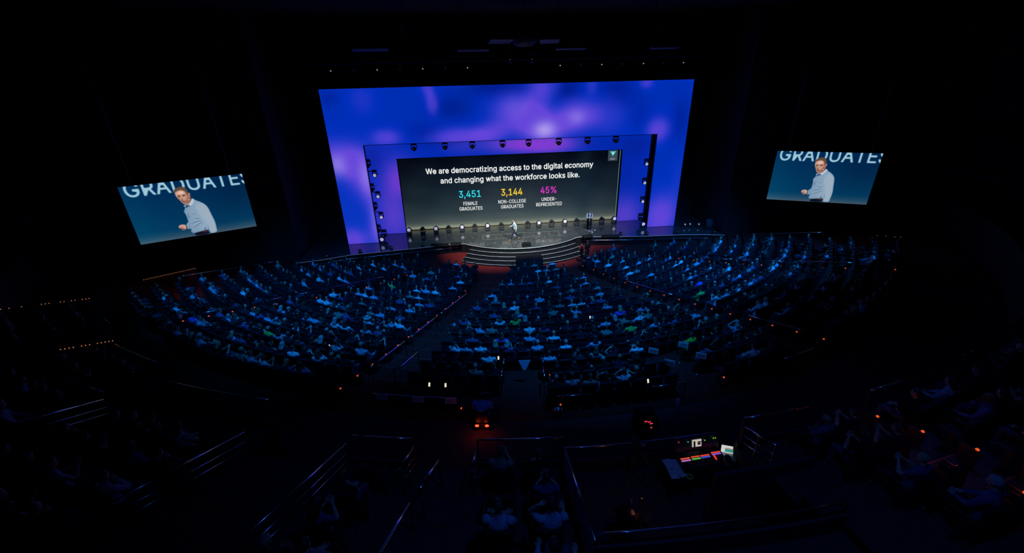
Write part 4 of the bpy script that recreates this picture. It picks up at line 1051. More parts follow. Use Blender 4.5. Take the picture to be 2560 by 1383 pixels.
    names = ['torso', 'head', 'neck', 'uarm', 'farm', 'hand', 'thigh', 'shin', 'foot']
    best = np.full(nv, 1e9); reg = np.zeros(nv, int); par = np.zeros(nv)
    for nm, a, b, r in caps:
        a = np.array(a); b = np.array(b); d = b - a
        t = np.clip(((co - a) @ d) / (d @ d), 0, 1)
        q = np.linalg.norm(co - a - t[:, None] * d, axis=1) / r
        m = q < best; best[m] = q[m]; reg[m] = names.index(nm); par[m] = t[m]
    polys = [list(p.vertices) for p in out.polygons]
    f = Fig(); f.co = co; f.reg = reg; f.par = par; f.polys = polys; f.h = np.array(h); f.rot = np.array(rot); f.hv = hv; f.grip = grip
    no = np.zeros(nv * 3); out.vertices.foreach_get('normal', no); f.no = no.reshape(-1, 3)
    bpy.data.meshes.remove(out)
    return f
REG = {n: i for i, n in enumerate(['torso', 'head', 'neck', 'uarm', 'farm', 'hand', 'thigh', 'shin', 'foot'])}
def fingers(mb, f):
    for wr, hd, side, nrm, s in f.hv:
        sg = 1 if s == 'R' else -1
        for i, (off, L) in enumerate(((-.03, .068), (-.01, .078), (.011, .074), (.031, .058))):
            p = wr + hd * .085 + side * off; d = hd.copy(); pts = [p - hd * .025, p]
            for q in range(3):
                d = (d + nrm * -f.grip * .55).normalized()
                p = p + d * L * (.42, .32, .26)[q]; pts.append(p)
            mb.tube(pts, [.0095, .0095, .009, .0085, .0065], 7)
        p = wr + hd * .03 - side * .035; d = (hd * .7 - side * .6).normalized()
        mb.tube([wr + hd * .02 - side * .012, p, p + d * .035, p + d * .035 + (d + hd * .5 - nrm * .5).normalized() * .03], [.013, .012, .0105, .008], 7)
def sub_mesh(f, sel, off, name, m):
    idx = -np.ones(len(f.co), int); keep = [p for p in f.polys if all(sel[v] for v in p)]
    used = sorted({v for p in keep for v in p})
    for i, v in enumerate(used): idx[v] = i
    mb = MB()
    mb.add(f.co[used] + f.no[used] * off, [[int(idx[v]) for v in p] for p in keep], 0, True)
    return mb.mesh(name, m)
def head_local(f): return (f.co - f.h) @ f.rot
def figure_meshes(f, sleeve=1.0, skin=None, hair=('short',), with_fingers=True):
    L = head_local(f); hd = f.reg == REG['head']
    eye = np.zeros(len(f.co), bool)
    for s in (-1, 1): eye |= hd & (np.linalg.norm(L - np.array([s * .031, .086, .008]), axis=1) < .017)
    mb = MB(); mb.add(f.co, [], 0)
    lips = hd & (np.abs(L[:, 0]) < .022) & (np.abs(L[:, 2] + .064) < .009) & (L[:, 1] > .08)
    for p in f.polys:
        mb.f.append(p); mb.sm.append(True)
        mb.mi.append(1 if sum(eye[v] for v in p) > len(p) / 2 else 2 if sum(lips[v] for v in p) > len(p) / 2 else 0)
    if with_fingers: fingers(mb, f)
    out = {'body': mb.mesh('person', [skin or M_skin[0], M_eye, M_lip])}
    r = f.reg
    tor = (r == REG['torso']) | (r == REG['uarm']) & (f.par < sleeve) | ((r == REG['farm']) if sleeve >= 1 else False)
    out['shirt'] = sub_mesh(f, tor, .012, 'shirt', M_shirt['w'])
    out['trousers'] = sub_mesh(f, (r == REG['thigh']) | (r == REG['shin']), .010, 'trousers', M_trouser[0])
    out['shoes'] = sub_mesh(f, r == REG['foot'], .009, 'shoes', M_shoe)
    line = .028 + np.clip(L[:, 1] + .02, 0, 1) * .75
    cap = hd & ((L[:, 2] > line) | ((L[:, 1] < -.045) & (L[:, 2] > -.055)))
    ear = (np.abs(L[:, 0]) > .078) & (L[:, 2] < .035)
    out['short'] = sub_mesh(f, cap & ~ear, .011, 'hair', M_hair[0])
    me = sub_mesh(f, hd & ((L[:, 2] > line) | (L[:, 1] < -.0)), .02, 'hair', M_hair[0])
    mb = MB(); mb.add([v.co[:] for v in me.vertices], [list(p.vertices) for p in me.polygons], 0, True)
    w = lambda a, b, c: Vector(f.h) + Matrix(f.rot.tolist()) @ Vector((a, b, c))
    X = Matrix(f.rot.tolist()) @ Vector((1, 0, 0)); Y = Matrix(f.rot.tolist()) @ Vector((0, 1, 0))
    loft(mb, [(w(0, -.03, .05), X * .08, Y * .066), (w(0, -.05, -.03), X * .1, Y * .058), (w(0, -.075, -.11), X * .118, Y * .046), (w(0, -.09, -.17), X * .11, Y * .036), (w(0, -.095, -.205), X * .06, Y * .02)], 14)
    out['long'] = mb.mesh('hair', M_hair[0])
    return out
M_skin = [mat('skin_%s' % n, c, .5, noise=.08, scale=25) for n, c in (('fair', (.62, .40, .31)), ('tan', (.48, .29, .20)), ('brown', (.27, .15, .10)), ('deep', (.13, .075, .05)))]
M_eye = mat('eye_dark', (.03, .02, .02), .2, noise=.05)
M_lip = mat('lip_red', (.35, .13, .11), .5, noise=.05)
M_hair = [mat('hair_%s' % n, c, .55, noise=.35, scale=60) for n, c in (('dark', (.025, .02, .018)), ('brown', (.09, .055, .035)), ('blond', (.42, .32, .19)), ('grey', (.38, .37, .36)))]
HN = ['dark', 'brown', 'blond', 'grey']
SH = {'w': ('white', (.78, .80, .82)), 'p': ('pale blue', (.38, .48, .62)), 'm': ('mid blue', (.08, .11, .25)), 'k': ('black', (.009, .009, .01)), 'n': ('navy', (.015, .018, .035)), 'd': ('charcoal', (.03, .03, .034)), 't': ('sage green', (.20, .27, .22)),
      'v': ('violet', (.20, .14, .75)), 'g': ('bright green', (.10, .62, .10)), 'l': ('lime', (.34, .62, .04)), 'r': ('maroon', (.16, .025, .03))}
M_shirt = {k: mat('fabric_%s' % n.replace(' ', '_'), c, .85, noise=.12, scale=40, bump=.15, spec=.15) for k, (n, c) in SH.items()}
M_shirt['c'] = checker_mat('fabric_checked', (.7, .72, .75), (.04, .04, .06), 26); SH['c'] = ('checked', None)
M_trouser = [mat('trouser_%s' % n, c, .85, noise=.2, scale=30, spec=.15) for n, c in (('navy', (.02, .025, .045)), ('black', (.014, .014, .016)), ('denim', (.06, .09, .16)))]
M_shoe = mat('shoe_dark', (.03, .025, .02), .5, noise=.2)

def seated(arms, bulk=1.0, lean=0.0):
    J = dict(hip=V3(0, -.06, .53), chest=V3(lean * .5, -.12, .88), neck=V3(lean, -.10, 1.09), head=V3(lean * 1.2, -.045, 1.265), bulk=bulk,
             hipR=V3(.095, -.03, .53), hipL=V3(-.095, -.03, .53), knR=V3(.14, .42, .53), knL=V3(-.13, .42, .53), anR=V3(.15, .45, .1), anL=V3(-.14, .43, .1), toR=V3(.17, .60, .045), toL=V3(-.16, .58, .045))
    for s, q in (('R', 1), ('L', -1)):
        J['sh' + s] = V3(q * .195 + lean, -.115, 1.02)
        a = arms[0 if s == 'R' else 1]
        if a == 'lap': J['el' + s] = V3(q * .26, .02, .78); J['wr' + s] = V3(q * .11, .24, .68); J['hd' + s] = V3(-q * .7, .6, -.1)
        elif a == 'rest': J['el' + s] = V3(q * .29, -.02, .76); J['wr' + s] = V3(q * .28, .22, .74); J['hd' + s] = V3(0, 1, -.15)
        elif a == 'chin': J['el' + s] = V3(q * .24, .12, .80); J['wr' + s] = V3(q * .09, .08, 1.04); J['hd' + s] = V3(-q * .5, -.1, 1)
        elif a == 'phone': J['el' + s] = V3(q * .25, .06, .80); J['wr' + s] = V3(q * .07, .24, .93); J['hd' + s] = V3(-q * .35, .6, .5)
        elif a == 'cross': J['el' + s] = V3(q * .27, .03, .82); J['wr' + s] = V3(-q * .08, .15, .86); J['hd' + s] = V3(-q * 1, .1, 0)
        elif a == 'up': J['el' + s] = V3(q * .33, -.02, 1.12); J['wr' + s] = V3(q * .20, -.08, 1.33); J['hd' + s] = V3(-q * .8, -.2, .3)
    return J
POSES = [(('lap', 'lap'), 1.0, 0, 1.0), (('chin', 'lap'), 1.0, .03, 1.0), (('cross', 'cross'), 1.08, 0, .62), (('rest', 'rest'), 1.1, -.02, 1.0), (('phone', 'phone'), .95, 0, .62), (('rest', 'up'), 1.0, .02, .62)]
PROT = []
for arms, bulk, lean, slv in POSES:
    f = figure(seated(arms, bulk, lean), .017)
    d = figure_meshes(f, slv)
    mb = MB()                                            # trousers and shoes as one garment mesh for the seated guests
    for key, mi in (('trousers', 0), ('shoes', 1)):
        mb.add([v.co[:] for v in d[key].vertices], [list(p.vertices) for p in d[key].polygons], mi, True)
    d['trousers'] = mb.mesh('trousers', [M_trouser[0], M_shoe])
    PROT.append(d)
LOW = []
for arms, bulk, lean, slv in POSES:
    f = figure(seated(arms, bulk, lean), .055, False)
    L = head_local(f); hd = f.reg == REG['head']; hair = hd & ((L[:, 2] > .03 + np.clip(L[:, 1], 0, 1) * .8) | (L[:, 1] < -.03))
    longh = hair | (hd & (L[:, 1] < .01))
    tor = (f.reg == REG['torso']) | (f.reg == REG['uarm']) & (f.par < slv) | ((f.reg == REG['farm']) if slv >= 1 else False)
    leg = np.isin(f.reg, [REG['thigh'], REG['shin'], REG['foot']])
    code = np.where(hair, 1, np.where(tor, 2, np.where(leg, 3, 0)))
    code2 = np.where(longh, 1, code)
    P = np.array([p if len(p) == 4 else list(p) + [p[-1]] for p in f.polys])
    LOW.append((f.co, P, code[P[:, 0]], code2[P[:, 0]]))

def set_mat(o, i, m):
    o.material_slots[i].link = 'OBJECT'; o.material_slots[i].material = m
def person(d, loc, rz, shirt, skin, hair, hstyle, trouser=0, scale=1.0, hat=False, name='person'):
    b = link_mesh(name, d['body'], None, loc, rz)
    b.scale = (scale,) * 3
    set_mat(b, 0, M_skin[skin])
    s = link_mesh('shirt', d['shirt'], b); set_mat(s, 0, M_shirt[shirt])
    t = link_mesh('trousers', d['trousers'], b); set_mat(t, 0, M_trouser[trouser])
    if 'shoes_obj' in d: link_mesh('shoes', d['shoes_obj'], b)
    if hstyle != 'bald':
        h = link_mesh('hair', d[hstyle], b); set_mat(h, 0, M_hair[hair])
    if hat: link_mesh('sun_hat', HATM, b)
    return b
mbh = MB(); mbh.lathe([(.0001, .125), (.075, .115), (.098, .04), (.1, .025), (.2, -.005), (.215, -.02), (.2, -.012), (.1, .015)], (0, -.05, 1.29), 20, 0); mbh.lathe([(.1005, .028), (.1, .052), (.097, .055)], (0, -.05, 1.29), 20, 1)
HATM = mbh.mesh('sun_hat', [mat('straw_hat', (.55, .55, .5), .8, noise=.2, scale=60), M_shirt['k']])

# ------------------------------------------------------------------ seats
def seat_parts():
    b = MB()
    b.box((0, -.27, .76), (.53, .10, .56), rx=-.12, bev=.045)
    b.box((0, -.308, 1.03), (.47, .085, .07), rx=-.12, bev=.035)
    c = MB(); c.box((0, .0, .44), (.50, .46, .11), bev=.04)
    a = MB(); a.box((0, -.02, .63), (.06, .40, .045), bev=.015); a.box((0, -.10, .32), (.045, .14, .62), bev=.01)
    u = MB(); u.box((0, -.26, .25), (.46, .05, .42), bev=.01)
    return b.mesh('backrest', M_seat), c.mesh('seat_cushion', M_seat), a.mesh('armrest', M_seatarm), u.mesh('back_shell', M_seatarm)
SEATP = seat_parts()
SEAT_PROTO = None
def add_seat(loc, rz):
    global SEAT_PROTO
    if SEAT_PROTO is None:
        t = empty('theatre_seat')
        link_mesh('backrest', SEATP[0], t); link_mesh('seat_cushion', SEATP[1], t)
        link_mesh('armrest', SEATP[2], t, (-.29, 0, 0)); link_mesh('armrest', SEATP[2], t, (.29, 0, 0)); link_mesh('back_shell', SEATP[3], t)
        SEAT_PROTO = t; o = t
    else: o = copy_tree(SEAT_PROTO)
    o.location = loc; o.rotation_euler = (0, 0, rz)
    return o
SHIRTS = {
 'p':[(6,-51.5),(7,-52.4),(6,-41.4),(7,-48.0),(8,-43.8),(10,-49.6),(10,-46.2),(12,-52.2),(12,-48.9),(12,-47.4),(11,-35.6),(12,-33.4),(12,-36.5),(11,-29.3),(11,-30.4),(13,-37.1),(14,-37.0),(15,-32.2),(14,-32.4),(15,-27.0),(15,-21.6),(2,-40.8),(2,-38.0),(0,-33.5),(4,-17.6),(5,-22.0),(6,-34.6),(3,-34.2),(7,-32.7),(7,-30.1),(8,-24.2),(7,-20.8),(8,-21.1),(9,-24.1),(11,-22.2),(13,-19.2),(10,-9.2),(12,-10.1),(1,21.4),(3,13.9),(0,25.2),(3,-5.4),(4,10.5),(5,16.9),(6,10.9),(6,10.0),(8,8.8),(8,-4.9),(12,2.8),(13,-2.1),(11,10.8),(1,39.6),(4,40.6),(6,32.9),(6,36.0),(7,28.8),(9,32.2),(10,40.7),(11,43.1),(13,31.5),(12,31.4),(10,24.7),(12,21.5),(13,16.1),(7,47.1),(7,49.6),(6,48.6),(8,50.7),(9,53.3),(10,44.2)],
 'm':[(5,-51.5),(11,-51.7),(11,-53.4),(12,-34.6),(13,-38.0),(14,-30.7),(15,-22.5),(5,-51.4),(7,-18.9),(10,-26.5),(8,-8.1),(7,-12.9),(9,-11.6),(12,-6.2),(3,-4.6),(3,-0.5),(6,3.9)],
 'w':[(7,-44.8),(11,-44.5),(14,-46.6),(14,-41.3),(9,-35.8),(9,-33.2),(12,-29.4),(11,-26.5),(15,-24.9),(14,-24.1),(14,-21.8),(3,-41.9),(3,-46.4),(0,-24.3),(1,-21.2),(3,-17.9),(5,-24.1),(5,-20.8),(6,-23.6),(6,-41.1),(8,-36.9),(9,-33.1),(7,-31.2),(11,-26.5),(10,-19.0),(7,-5.7),(9,-7.2),(12,-8.8),(13,-7.0),(1,2.5),(0,8.6),(0,24.2),(2,22.5),(4,21.9),(3,3.3),(7,3.7),(7,5.4),(10,-3.4),(11,-1.5),(12,-1.0),(13,6.0),(15,1.7),(5,35.0),(5,35.4),(7,36.0),(10,30.0),(10,38.5),(13,36.2),(10,23.4),(12,21.4),(14,42.6),(15,27.7),(15,13.3)],
 't':[(12,-51.6),(12,-32.2),(15,-28.1),(5,-46.4),(8,-28.4),(9,-26.1),(3,-7.9),(1,8.1),(5,6.2),(7,1.3),(10,8.3),(10,-9.1),(15,-0.6),(10,10.9)],
 'v':[(14,-40.2),(9,8.6),(11,-6.2),(8,27.4)], 'g':[(13,-30.2),(5,-31.0),(9,-5.7),(11,7.1),(9,22.8)], 'c':[(13,-29.5),(13,-21.9),(1,5.0),(3,-3.1),(15,-1.8)], 'h':[(10,-23.2)], 'l':[(13,9.8)],
}
RSHIRTS = [('t',0,-5.9),('m',1,-5.0),('p',2,-5.1),('p',2,-4.2),('p',3,-4.5),('m',2,-11.5),('p',2,-10.9),('m',3,-10.3),('m',0,6.6),('m',2,7.1),('m',3,6.8),('m',1,-19.2),('c',0,-19.8)]
SEATS = []   # block, row index, seat number, r, angle, z, shirt (None = unset, '' = empty)
def row_seats(block, ri, r, z, a0, a1, skip=()):
    n = int((a1 - a0) / w2a(.62, r))
    if n < 1: return
    pitch = (a1 - a0) / n
    for i in range(n):
        a = a0 + pitch * (i + .5)
        if any(s0 < a < s1 for s0, s1 in skip): continue
        SEATS.append(dict(b=block, k=ri, i=i, r=r, a=a, z=z, s=None))
for k in range(16):
    r = R0 + DR * k - .2
    z = zrow(k)
    lim = a_lim(r)
    notch = ((-6.6, -2.8), (6.8, 10.0)) if k >= 13 else ()
    if k == 15: notch = ((-9.4, -2.8), (6.8, 10.0))
    row_seats('outer rail-side block', k, r, z, -lim, a_out_rail(r))
    row_seats('rail-side block', k, r, z, a_out_rail(r) + w2a(1.5, r), a_in_rail(r))
    row_seats('centre block', k, r, z, a_in_rail(r) + w2a(2.3, r), a_in_lec(r) - w2a(2.3, r), notch)
    row_seats('lectern-side block', k, r, z, a_in_lec(r), a_out_lec(r) - w2a(1.5, r))
    row_seats('outer lectern-side block', k, r, z, a_out_lec(r), lim)
for nm, a0, a1, r0, z0, dz, n in BOXES:
    for j in range(n):
        row_seats(nm, j, r0 + .97 * j, z0 + dz * j, a0 + .2, a1 - .2)
for nm, a0, a1 in REAR:
    for j in range(6):
        row_seats(nm, j, rrear(j), zrear(j), a0 + .3, a1 - .3)
rng = random.Random(11)
for s in SEATS:
    a, k, bowl = s['a'], s['k'], 'block' in s['b']
    occ = .9
    if bowl:
        if k == 15 and -31 < a < -18: occ = .12
        elif k >= 13 and -18 < a < -8.5: occ = .06
        elif k >= 12 and -2.8 < a < 18: occ = .5
        elif k >= 12 and a > 18: occ = .5
        elif k == 12 and -18 < a < -2.8: occ = .6
    else:
        occ = .8
        if s['b'].startswith('empty-fronted') and k == 0: occ = 0
    if rng.random() < occ:
        s['s'] = rng.choices('kndrmptw', (40, 20, 16, 4, 9, 6, 4, 1))[0]
    else: s['s'] = ''
taken = set()
for c, lst in SHIRTS.items():
    for k, a in lst:
        cand = [i for i, s in enumerate(SEATS) if s['k'] == k and 'block' in s['b'] and i not in taken]
        if cand:
            i = min(cand, key=lambda i: abs(SEATS[i]['a'] - a))
            if abs(SEATS[i]['a'] - a) < 3: SEATS[i]['s'] = c; taken.add(i)
for c, j, a in RSHIRTS:
    cand = [i for i, s in enumerate(SEATS) if s['k'] == j and 'block' not in s['b'] and i not in taken]
    i = min(cand, key=lambda i: abs(SEATS[i]['a'] - a)); SEATS[i]['s'] = c; taken.add(i)
CAMP = Vector((-4.00378, -37.05698, 13.07524))
def in_frame(P, m=60):
    d = P - CAMP; zz = d.dot(_f)
    if zz < .5: return False
    x = 1280 + 1070.6 * d.dot(_r) / zz; y = 691.5 - 1070.6 * d.dot(_u) / zz
    return -m < x < 2560 + m and -m < y < 1383 + m
vis = []
for s in SEATS:
    s['P'] = pol(s['r'], s['a'], s['z'])
    if in_frame(s['P'] + Vector((0, 0, .9))): s['d'] = (s['P'] - CAMP).length; vis.append(s)
vis.sort(key=lambda s: s['d'])
solo_seats = vis[:300]
occ = [s for s in vis if s['s']]
solo_people = occ[:300]
for s in vis:
    s['rz'] = math.radians(s['a'])
    s['pose'] = rng.choices(range(6), (27, 19, 14, 16, 19, 5))[0]
    s['hair'] = rng.choices(range(4), (45, 30, 15, 10))[0]
    s['hs'] = rng.choices(['short', 'long', 'bald'], (64, 26, 10))[0]
    s['skin'] = rng.choices(range(4), (55, 22, 14, 9))[0]
    s['tr'] = rng.randrange(3); s['yaw'] = rng.gauss(0, .2); s['sc'] = rng.gauss(1.04, .045)
    s['dx'] = rng.gauss(0, .045)
def place_words(s): return '%s place in %s row of %s' % (ordw(s['i']), ordw(s['k']), s['b'])
for s in solo_seats:
    o = add_seat(s['P'], s['rz'])
    tag(o, ('occupied' if s['s'] else 'empty') + ' navy padded seat, ' + place_words(s), 'seat', 'theatre seats facing the stage')
for s in solo_people:
    q = s['P'] + Vector((math.cos(s['rz']) * s['dx'], math.sin(s['rz']) * s['dx'], 0))
    hat = s['s'] == 'h'; c = 'w' if hat else s['s']
    hs = s['hs'] if not hat else 'short'
    b = person(PROT[s['pose']], q, s['rz'] + s['yaw'], c, s['skin'], s['hair'], hs, s['tr'], s['sc'], hat)
    look = 'bald' if hs == 'bald' else '%s-haired' % HN[s['hair']]
    tag(b, ('%s person in %s top%s, ' % (look, SH[c][0], ' and sun hat' if hat else '')) + place_words(s), 'person', 'seated audience')
# the audience and seats beyond the three hundred that show largest
rest = occ[300:]
mats = M_skin + M_hair + [M_shirt[c] for c in 'wpmkndtvglrc'] + M_trouser
sidx = {c: 8 + i for i, c in enumerate('wpmkndtvglrc')}
VV, FF, MI, n = [], [], [], 0
for s in rest:
    co, P, c1, c2 = LOW[s['pose']]
    code = c2 if s['hs'] == 'long' else c1
    a = s['rz'] + s['yaw']; ca, sa = math.cos(a), math.sin(a)
    R = np.array([[ca, -sa, 0], [sa, ca, 0], [0, 0, 1]])
    VV.append(co @ R.T * s['sc'] + np.array(s['P']) + np.array([ca, sa, 0]) * s['dx'])
    FF.append(P + n); n += len(co)
    lut = np.array([s['skin'], 4 + s['hair'] if s['hs'] != 'bald' else s['skin'], sidx['w' if s['s'] == 'h' else s['s']], 20 + s['tr']])
    MI.append(lut[code])
def big_mesh(name, V, F, mi, mats):
    me = bpy.data.meshes.new(name)
    me.vertices.add(len(V)); me.vertices.foreach_set('co', V.astype(np.float32).ravel())
    tri = F[:, 2] == F[:, 3]
    cnt = np.where(tri, 3, 4); st = np.concatenate([[0], np.cumsum(cnt)[:-1]])
    lv = np.concatenate([f[:c] for f, c in zip(F, cnt)]) if tri.any() else F.ravel()
    me.loops.add(len(lv)); me.loops.foreach_set('vertex_index', lv.astype(np.int32))
    me.polygons.add(len(F)); me.polygons.foreach_set('loop_start', st.astype(np.int32))
    for m in mats: me.materials.append(m)
    me.polygons.foreach_set('material_index', mi.astype(np.int32))
    me.polygons.foreach_set('use_smooth', np.ones(len(F), bool))
    me.update(calc_edges=True)
    return me
crowd = link_mesh('audience_crowd', big_mesh('audience_crowd', np.concatenate(VV), np.concatenate(FF), np.concatenate(MI), mats))
tag(crowd, 'rest of the seated audience filling the farther rows towards the stage', 'audience', kind='stuff')
bx = MB(); bx.box((0, -.27, .77), (.53, .10, .56), 0, rx=-.12); bx.box((0, -.306, 1.045), (.45, .08, .06), 0, rx=-.12); bx.box((0, 0, .44), (.5, .46, .11), 0); bx.box((-.29, -.02, .63), (.06, .4, .045), 1); bx.box((-.29, -.1, .32), (.045, .14, .62), 1); bx.box((0, -.26, .25), (.46, .05, .42), 1)
sv = np.array([v[:] for v in bx.v]); sf = np.array(bx.f); smi = np.array(bx.mi)
VV, FF, MI, n = [], [], [], 0
for s in vis[300:]:
    ca, sa = math.cos(s['rz']), math.sin(s['rz'])
    VV.append(sv @ np.array([[ca, -sa, 0], [sa, ca, 0], [0, 0, 1]]).T + np.array(s['P'])); FF.append(sf + n); MI.append(smi); n += len(sv)
me = big_mesh('theatre_seating', np.concatenate(VV), np.concatenate(FF), np.concatenate(MI), [M_seat, M_seatarm])
me.polygons.foreach_set('use_smooth', np.zeros(len(me.polygons), bool))
tag(link_mesh('theatre_seating', me), 'rest of the navy seats in the farther rows towards the stage', 'seats', kind='stuff')
print('SEATS', len(SEATS), 'visible', len(vis), 'occupied', len(occ))

# ------------------------------------------------------------------ the people who are not in the rows
def dressed(f, sleeve, skin, hair, shirt, trouser, shoe, hstyle, loc, rz, label, extra=None, scale=1.0):
    d = figure_meshes(f, sleeve, M_skin[skin])
    b = link_mesh('person', d['body'], None, loc, rz); b.scale = (scale,) * 3
    for key, m in (('shirt', shirt), ('trousers', trouser), ('shoes', shoe)):
        d[key].materials.clear(); d[key].materials.append(m); link_mesh(key, d[key], b)
    if hstyle != 'bald':
        h = link_mesh('hair', d[hstyle], b); set_mat(h, 0, M_hair[hair])
    if extra: extra(f, b)
    return tag(b, label, 'person')
def vest(f, b):
    m = f.reg == REG['torso']
    me = sub_mesh(f, m & ~((np.abs(f.co[:, 0]) < .055) & (f.co[:, 1] > 0.0)), .026, 'vest', mat('vest_navy', (.03, .03, .05), .8, noise=.15)); link_mesh('vest', me, b)
def belt(f, b):
    co = f.co; m = (f.reg == REG['torso']) | (f.reg == REG['thigh'])
    me = sub_mesh(f, m & (np.abs(co[:, 2] - .985) < .03), .02, 'belt', mat('belt_brown', (.10, .045, .02), .5, noise=.1))
    if len(me.polygons): link_mesh('belt', me, b)
M_pres = mat('shirt_light_blue', (.56, .66, .76), .85, noise=.06, scale=30, bump=.2)
M_tan = mat('shoe_tan', (.36, .17, .06), .4, noise=.1)
walk = dict(hip=V3(0, 0, .98), chest=V3(0, .04, 1.3), neck=V3(0, .075, 1.53), head=V3(0, .13, 1.70), face=V3(.25, 1, -.25).normalized(), hipR=V3(.095, 0, .95), hipL=V3(-.095, 0, .95),
            knL=V3(-.10, .26, .53), anL=V3(-.10, .40, .11), toL=V3(-.11, .60, .06), knR=V3(.10, -.06, .52), anR=V3(.11, -.42, .20), toR=V3(.11, -.28, .05),
            shR=V3(.20, .02, 1.44), elR=V3(.30, .15, 1.18), wrR=V3(.20, .36, 1.14), hdR=V3(-.2, 1, .2), shL=V3(-.20, .03, 1.44), elL=V3(-.26, -.04, 1.15), wrL=V3(-.24, .02, .89), hdL=V3(0, .15, -1))
f = figure(walk, .013); f.grip = 1.2
dressed(f, 1.0, 0, 1, M_pres, M_trouser[0], M_tan, 'short', (-.25, -1.35, 0), math.radians(100), 'short-haired speaker in pale blue shirt and tan shoes striding across the middle of the stage', belt, 1.06)
stand = dict(hip=V3(0, 0, .96), chest=V3(0, -.01, 1.28), neck=V3(0, 0, 1.50), head=V3(0, .04, 1.665), hipR=V3(.095, 0, .93), hipL=V3(-.095, 0, .93), knR=V3(.12, .03, .50), knL=V3(-.12, .03, .50), anR=V3(.13, 0, .09), anL=V3(-.13, 0, .09), toR=V3(.16, .2, .05), toL=V3(-.16, .2, .05),
             shR=V3(.2, -.01, 1.41), shL=V3(-.2, -.01, 1.41), elR=V3(.29, .0, 1.13), elL=V3(-.29, .0, 1.13), wrR=V3(.09, .2, 1.05), wrL=V3(-.09, .2, 1.05), hdR=V3(-.8, .4, -.1), hdL=V3(.8, .4, -.1))
f = figure(stand, .014)
dressed(f, 1.0, 1, 0, M_shirt['w'], M_trouser[1], M_shoe, 'short', (7.0, .75, 0), PI, 'person in dark vest and white sleeves standing behind the clear lectern', vest, .98)
for i, (x, y, lb, arm) in enumerate([(5.3, -5.0, 'taller person in black standing by the end of the curved steps', 0), (4.75, -5.35, 'shorter person in black standing by the end of the curved steps', 1)]):
    f = figure(stand, .016)
    dressed(f, 1.0, 1, 0, M_shirt['k'], M_trouser[1], M_shoe, 'short', (x, y, -.84), .5 + i, lb, None, 1.0 if i == 0 else .93)

# mobility scooter and its rider in the cross aisle
P = pol(30.62, -7.6, 1.95); rz = math.radians(-7.6)
t = tag(empty('mobility_scooter', P, rz), 'dark mobility scooter with two glowing red tail lamps in the cross aisle', 'mobility scooter')
MB().box((0, .15, .22), (.5, 1.1, .12), bev=.04).box((0, -.22, .34), (.46, .42, .16), bev=.05).build('chassis', M_black, t)
MB().box((0, -.2, .5), (.48, .44, .1), bev=.04).build('seat', M_seatarm, t)
MB().box((0, -.42, .76), (.46, .1, .5), rx=-.12, bev=.04).build('backrest', M_seatarm, t)
for x, y in ((-.24, -.25), (.24, -.25), (-.2, .62), (.2, .62)):
    MB().lathe([(.05, -.045), (.12, -.045), (.14, -.02), (.14, .02), (.12, .045), (.05, .045)], (0, 0, 0), 18, axis='Y').build('wheel', M_black, t, (x, y, .14), PI / 2)
for x in (-.17, .17):
    MB().ell((x, -.475, .36), (.07, .03, .05), 12, 8).build('tail_lamp', M_red, t)
MB().tube([(0, .6, .25), (0, .52, .95)], .03).tube([(-.26, .44, .98), (0, .52, .95), (.26, .44, .98)], .018).build('tiller', M_darksteel, t)
sc = seated(('rest', 'rest'), 1.3)
f = figure(sc, .017)
dressed(f, 1.0, 2, 0, mat('jersey_blue', (.28, .34, .8), .85, noise=.1), M_trouser[1], M_shoe, 'short', P + Matrix.Rotation(rz, 3, 'Z') @ Vector((0, -.14, .04)), rz, 'broad person in blue top riding the mobility scooter with red lamps', None, 1.1)
for x in (-.17, .17):
    l = bpy.data.lights.new('tail_glow', 'POINT'); l.energy = 1.6; l.color = (1, .06, .01); l.shadow_soft_size = .04
    o = bpy.data.objects.new('tail_glow', l); COL.objects.link(o); o.parent = t; o.location = (x, -.56, .36)

# ------------------------------------------------------------------ mixing bay with console, laptop and operator
def frame_at(r, a, z, name, label, cat):
    return tag(empty(name, pol(r, a, z), math.radians(a)), label, cat)
desk = frame_at(34.35, 2.7, 3.0, 'mixing_desk_table', 'black table carrying the glowing mixing console', 'table')
MB().box((0, 0, .70), (1.5, .95, .05), bev=.01).build('table_top', M_black, desk)
for x in (-.7, .7):
    for y in (-.4, .4): MB().box((x, y, .34), (.05, .05, .68)).build('leg', M_darksteel, desk)
con = frame_at(34.3, 2.7, 3.73, 'mixing_console', 'mixing console with colourful glowing key banks and a small bright display', 'mixing console')
c = MB(); c.add([(-.62, -.36, 0), (.62, -.36, 0), (.62, .3, 0), (-.62, .3, 0), (-.62, -.36, .08), (.62, -.36, .08), (.62, .18, .16), (-.62, .18, .16)], [(0, 3, 2, 1), (0, 1, 5, 4), (1, 2, 6, 5), (2, 3, 7, 6), (3, 0, 4, 7), (4, 5, 6, 7)])
c.build('body', M_house, con)
br = MB().box((0, .25, .34), (1.24, .08, .42), rx=-.3, bev=.01).build('meter_bridge', mat('bridge_blue_black', (.03, .035, .06), .4, noise=.1), con)
sc_ = MB().box((-.02, .2, .38), (.26, .012, .2), rx=-.3).build('display', glow('display_pale', 210, 205, 190, .8), con)
MB().box((-.09, .19, .36), (.05, .012, .17), rx=-.3).box((.04, .19, .42), (.1, .012, .03), rx=-.3).box((.04, .186, .36), (.08, .012, .05), rx=-.3).build('display_graph', M_ink, sc_)
for i, (x, y, z, cc) in enumerate([(-.28, .2, .46, (60, 220, 160)), (.2, .2, .44, (150, 220, 40)), (.44, .2, .47, (130, 230, 40)), (.5, .2, .47, (130, 230, 40)), (-.55, .2, .5, (255, 60, 30))]):
    MB().box((x, y, z), (.03, .012, .018), rx=-.3).build('status_lamp', glow('status_%d' % i, *cc), con)
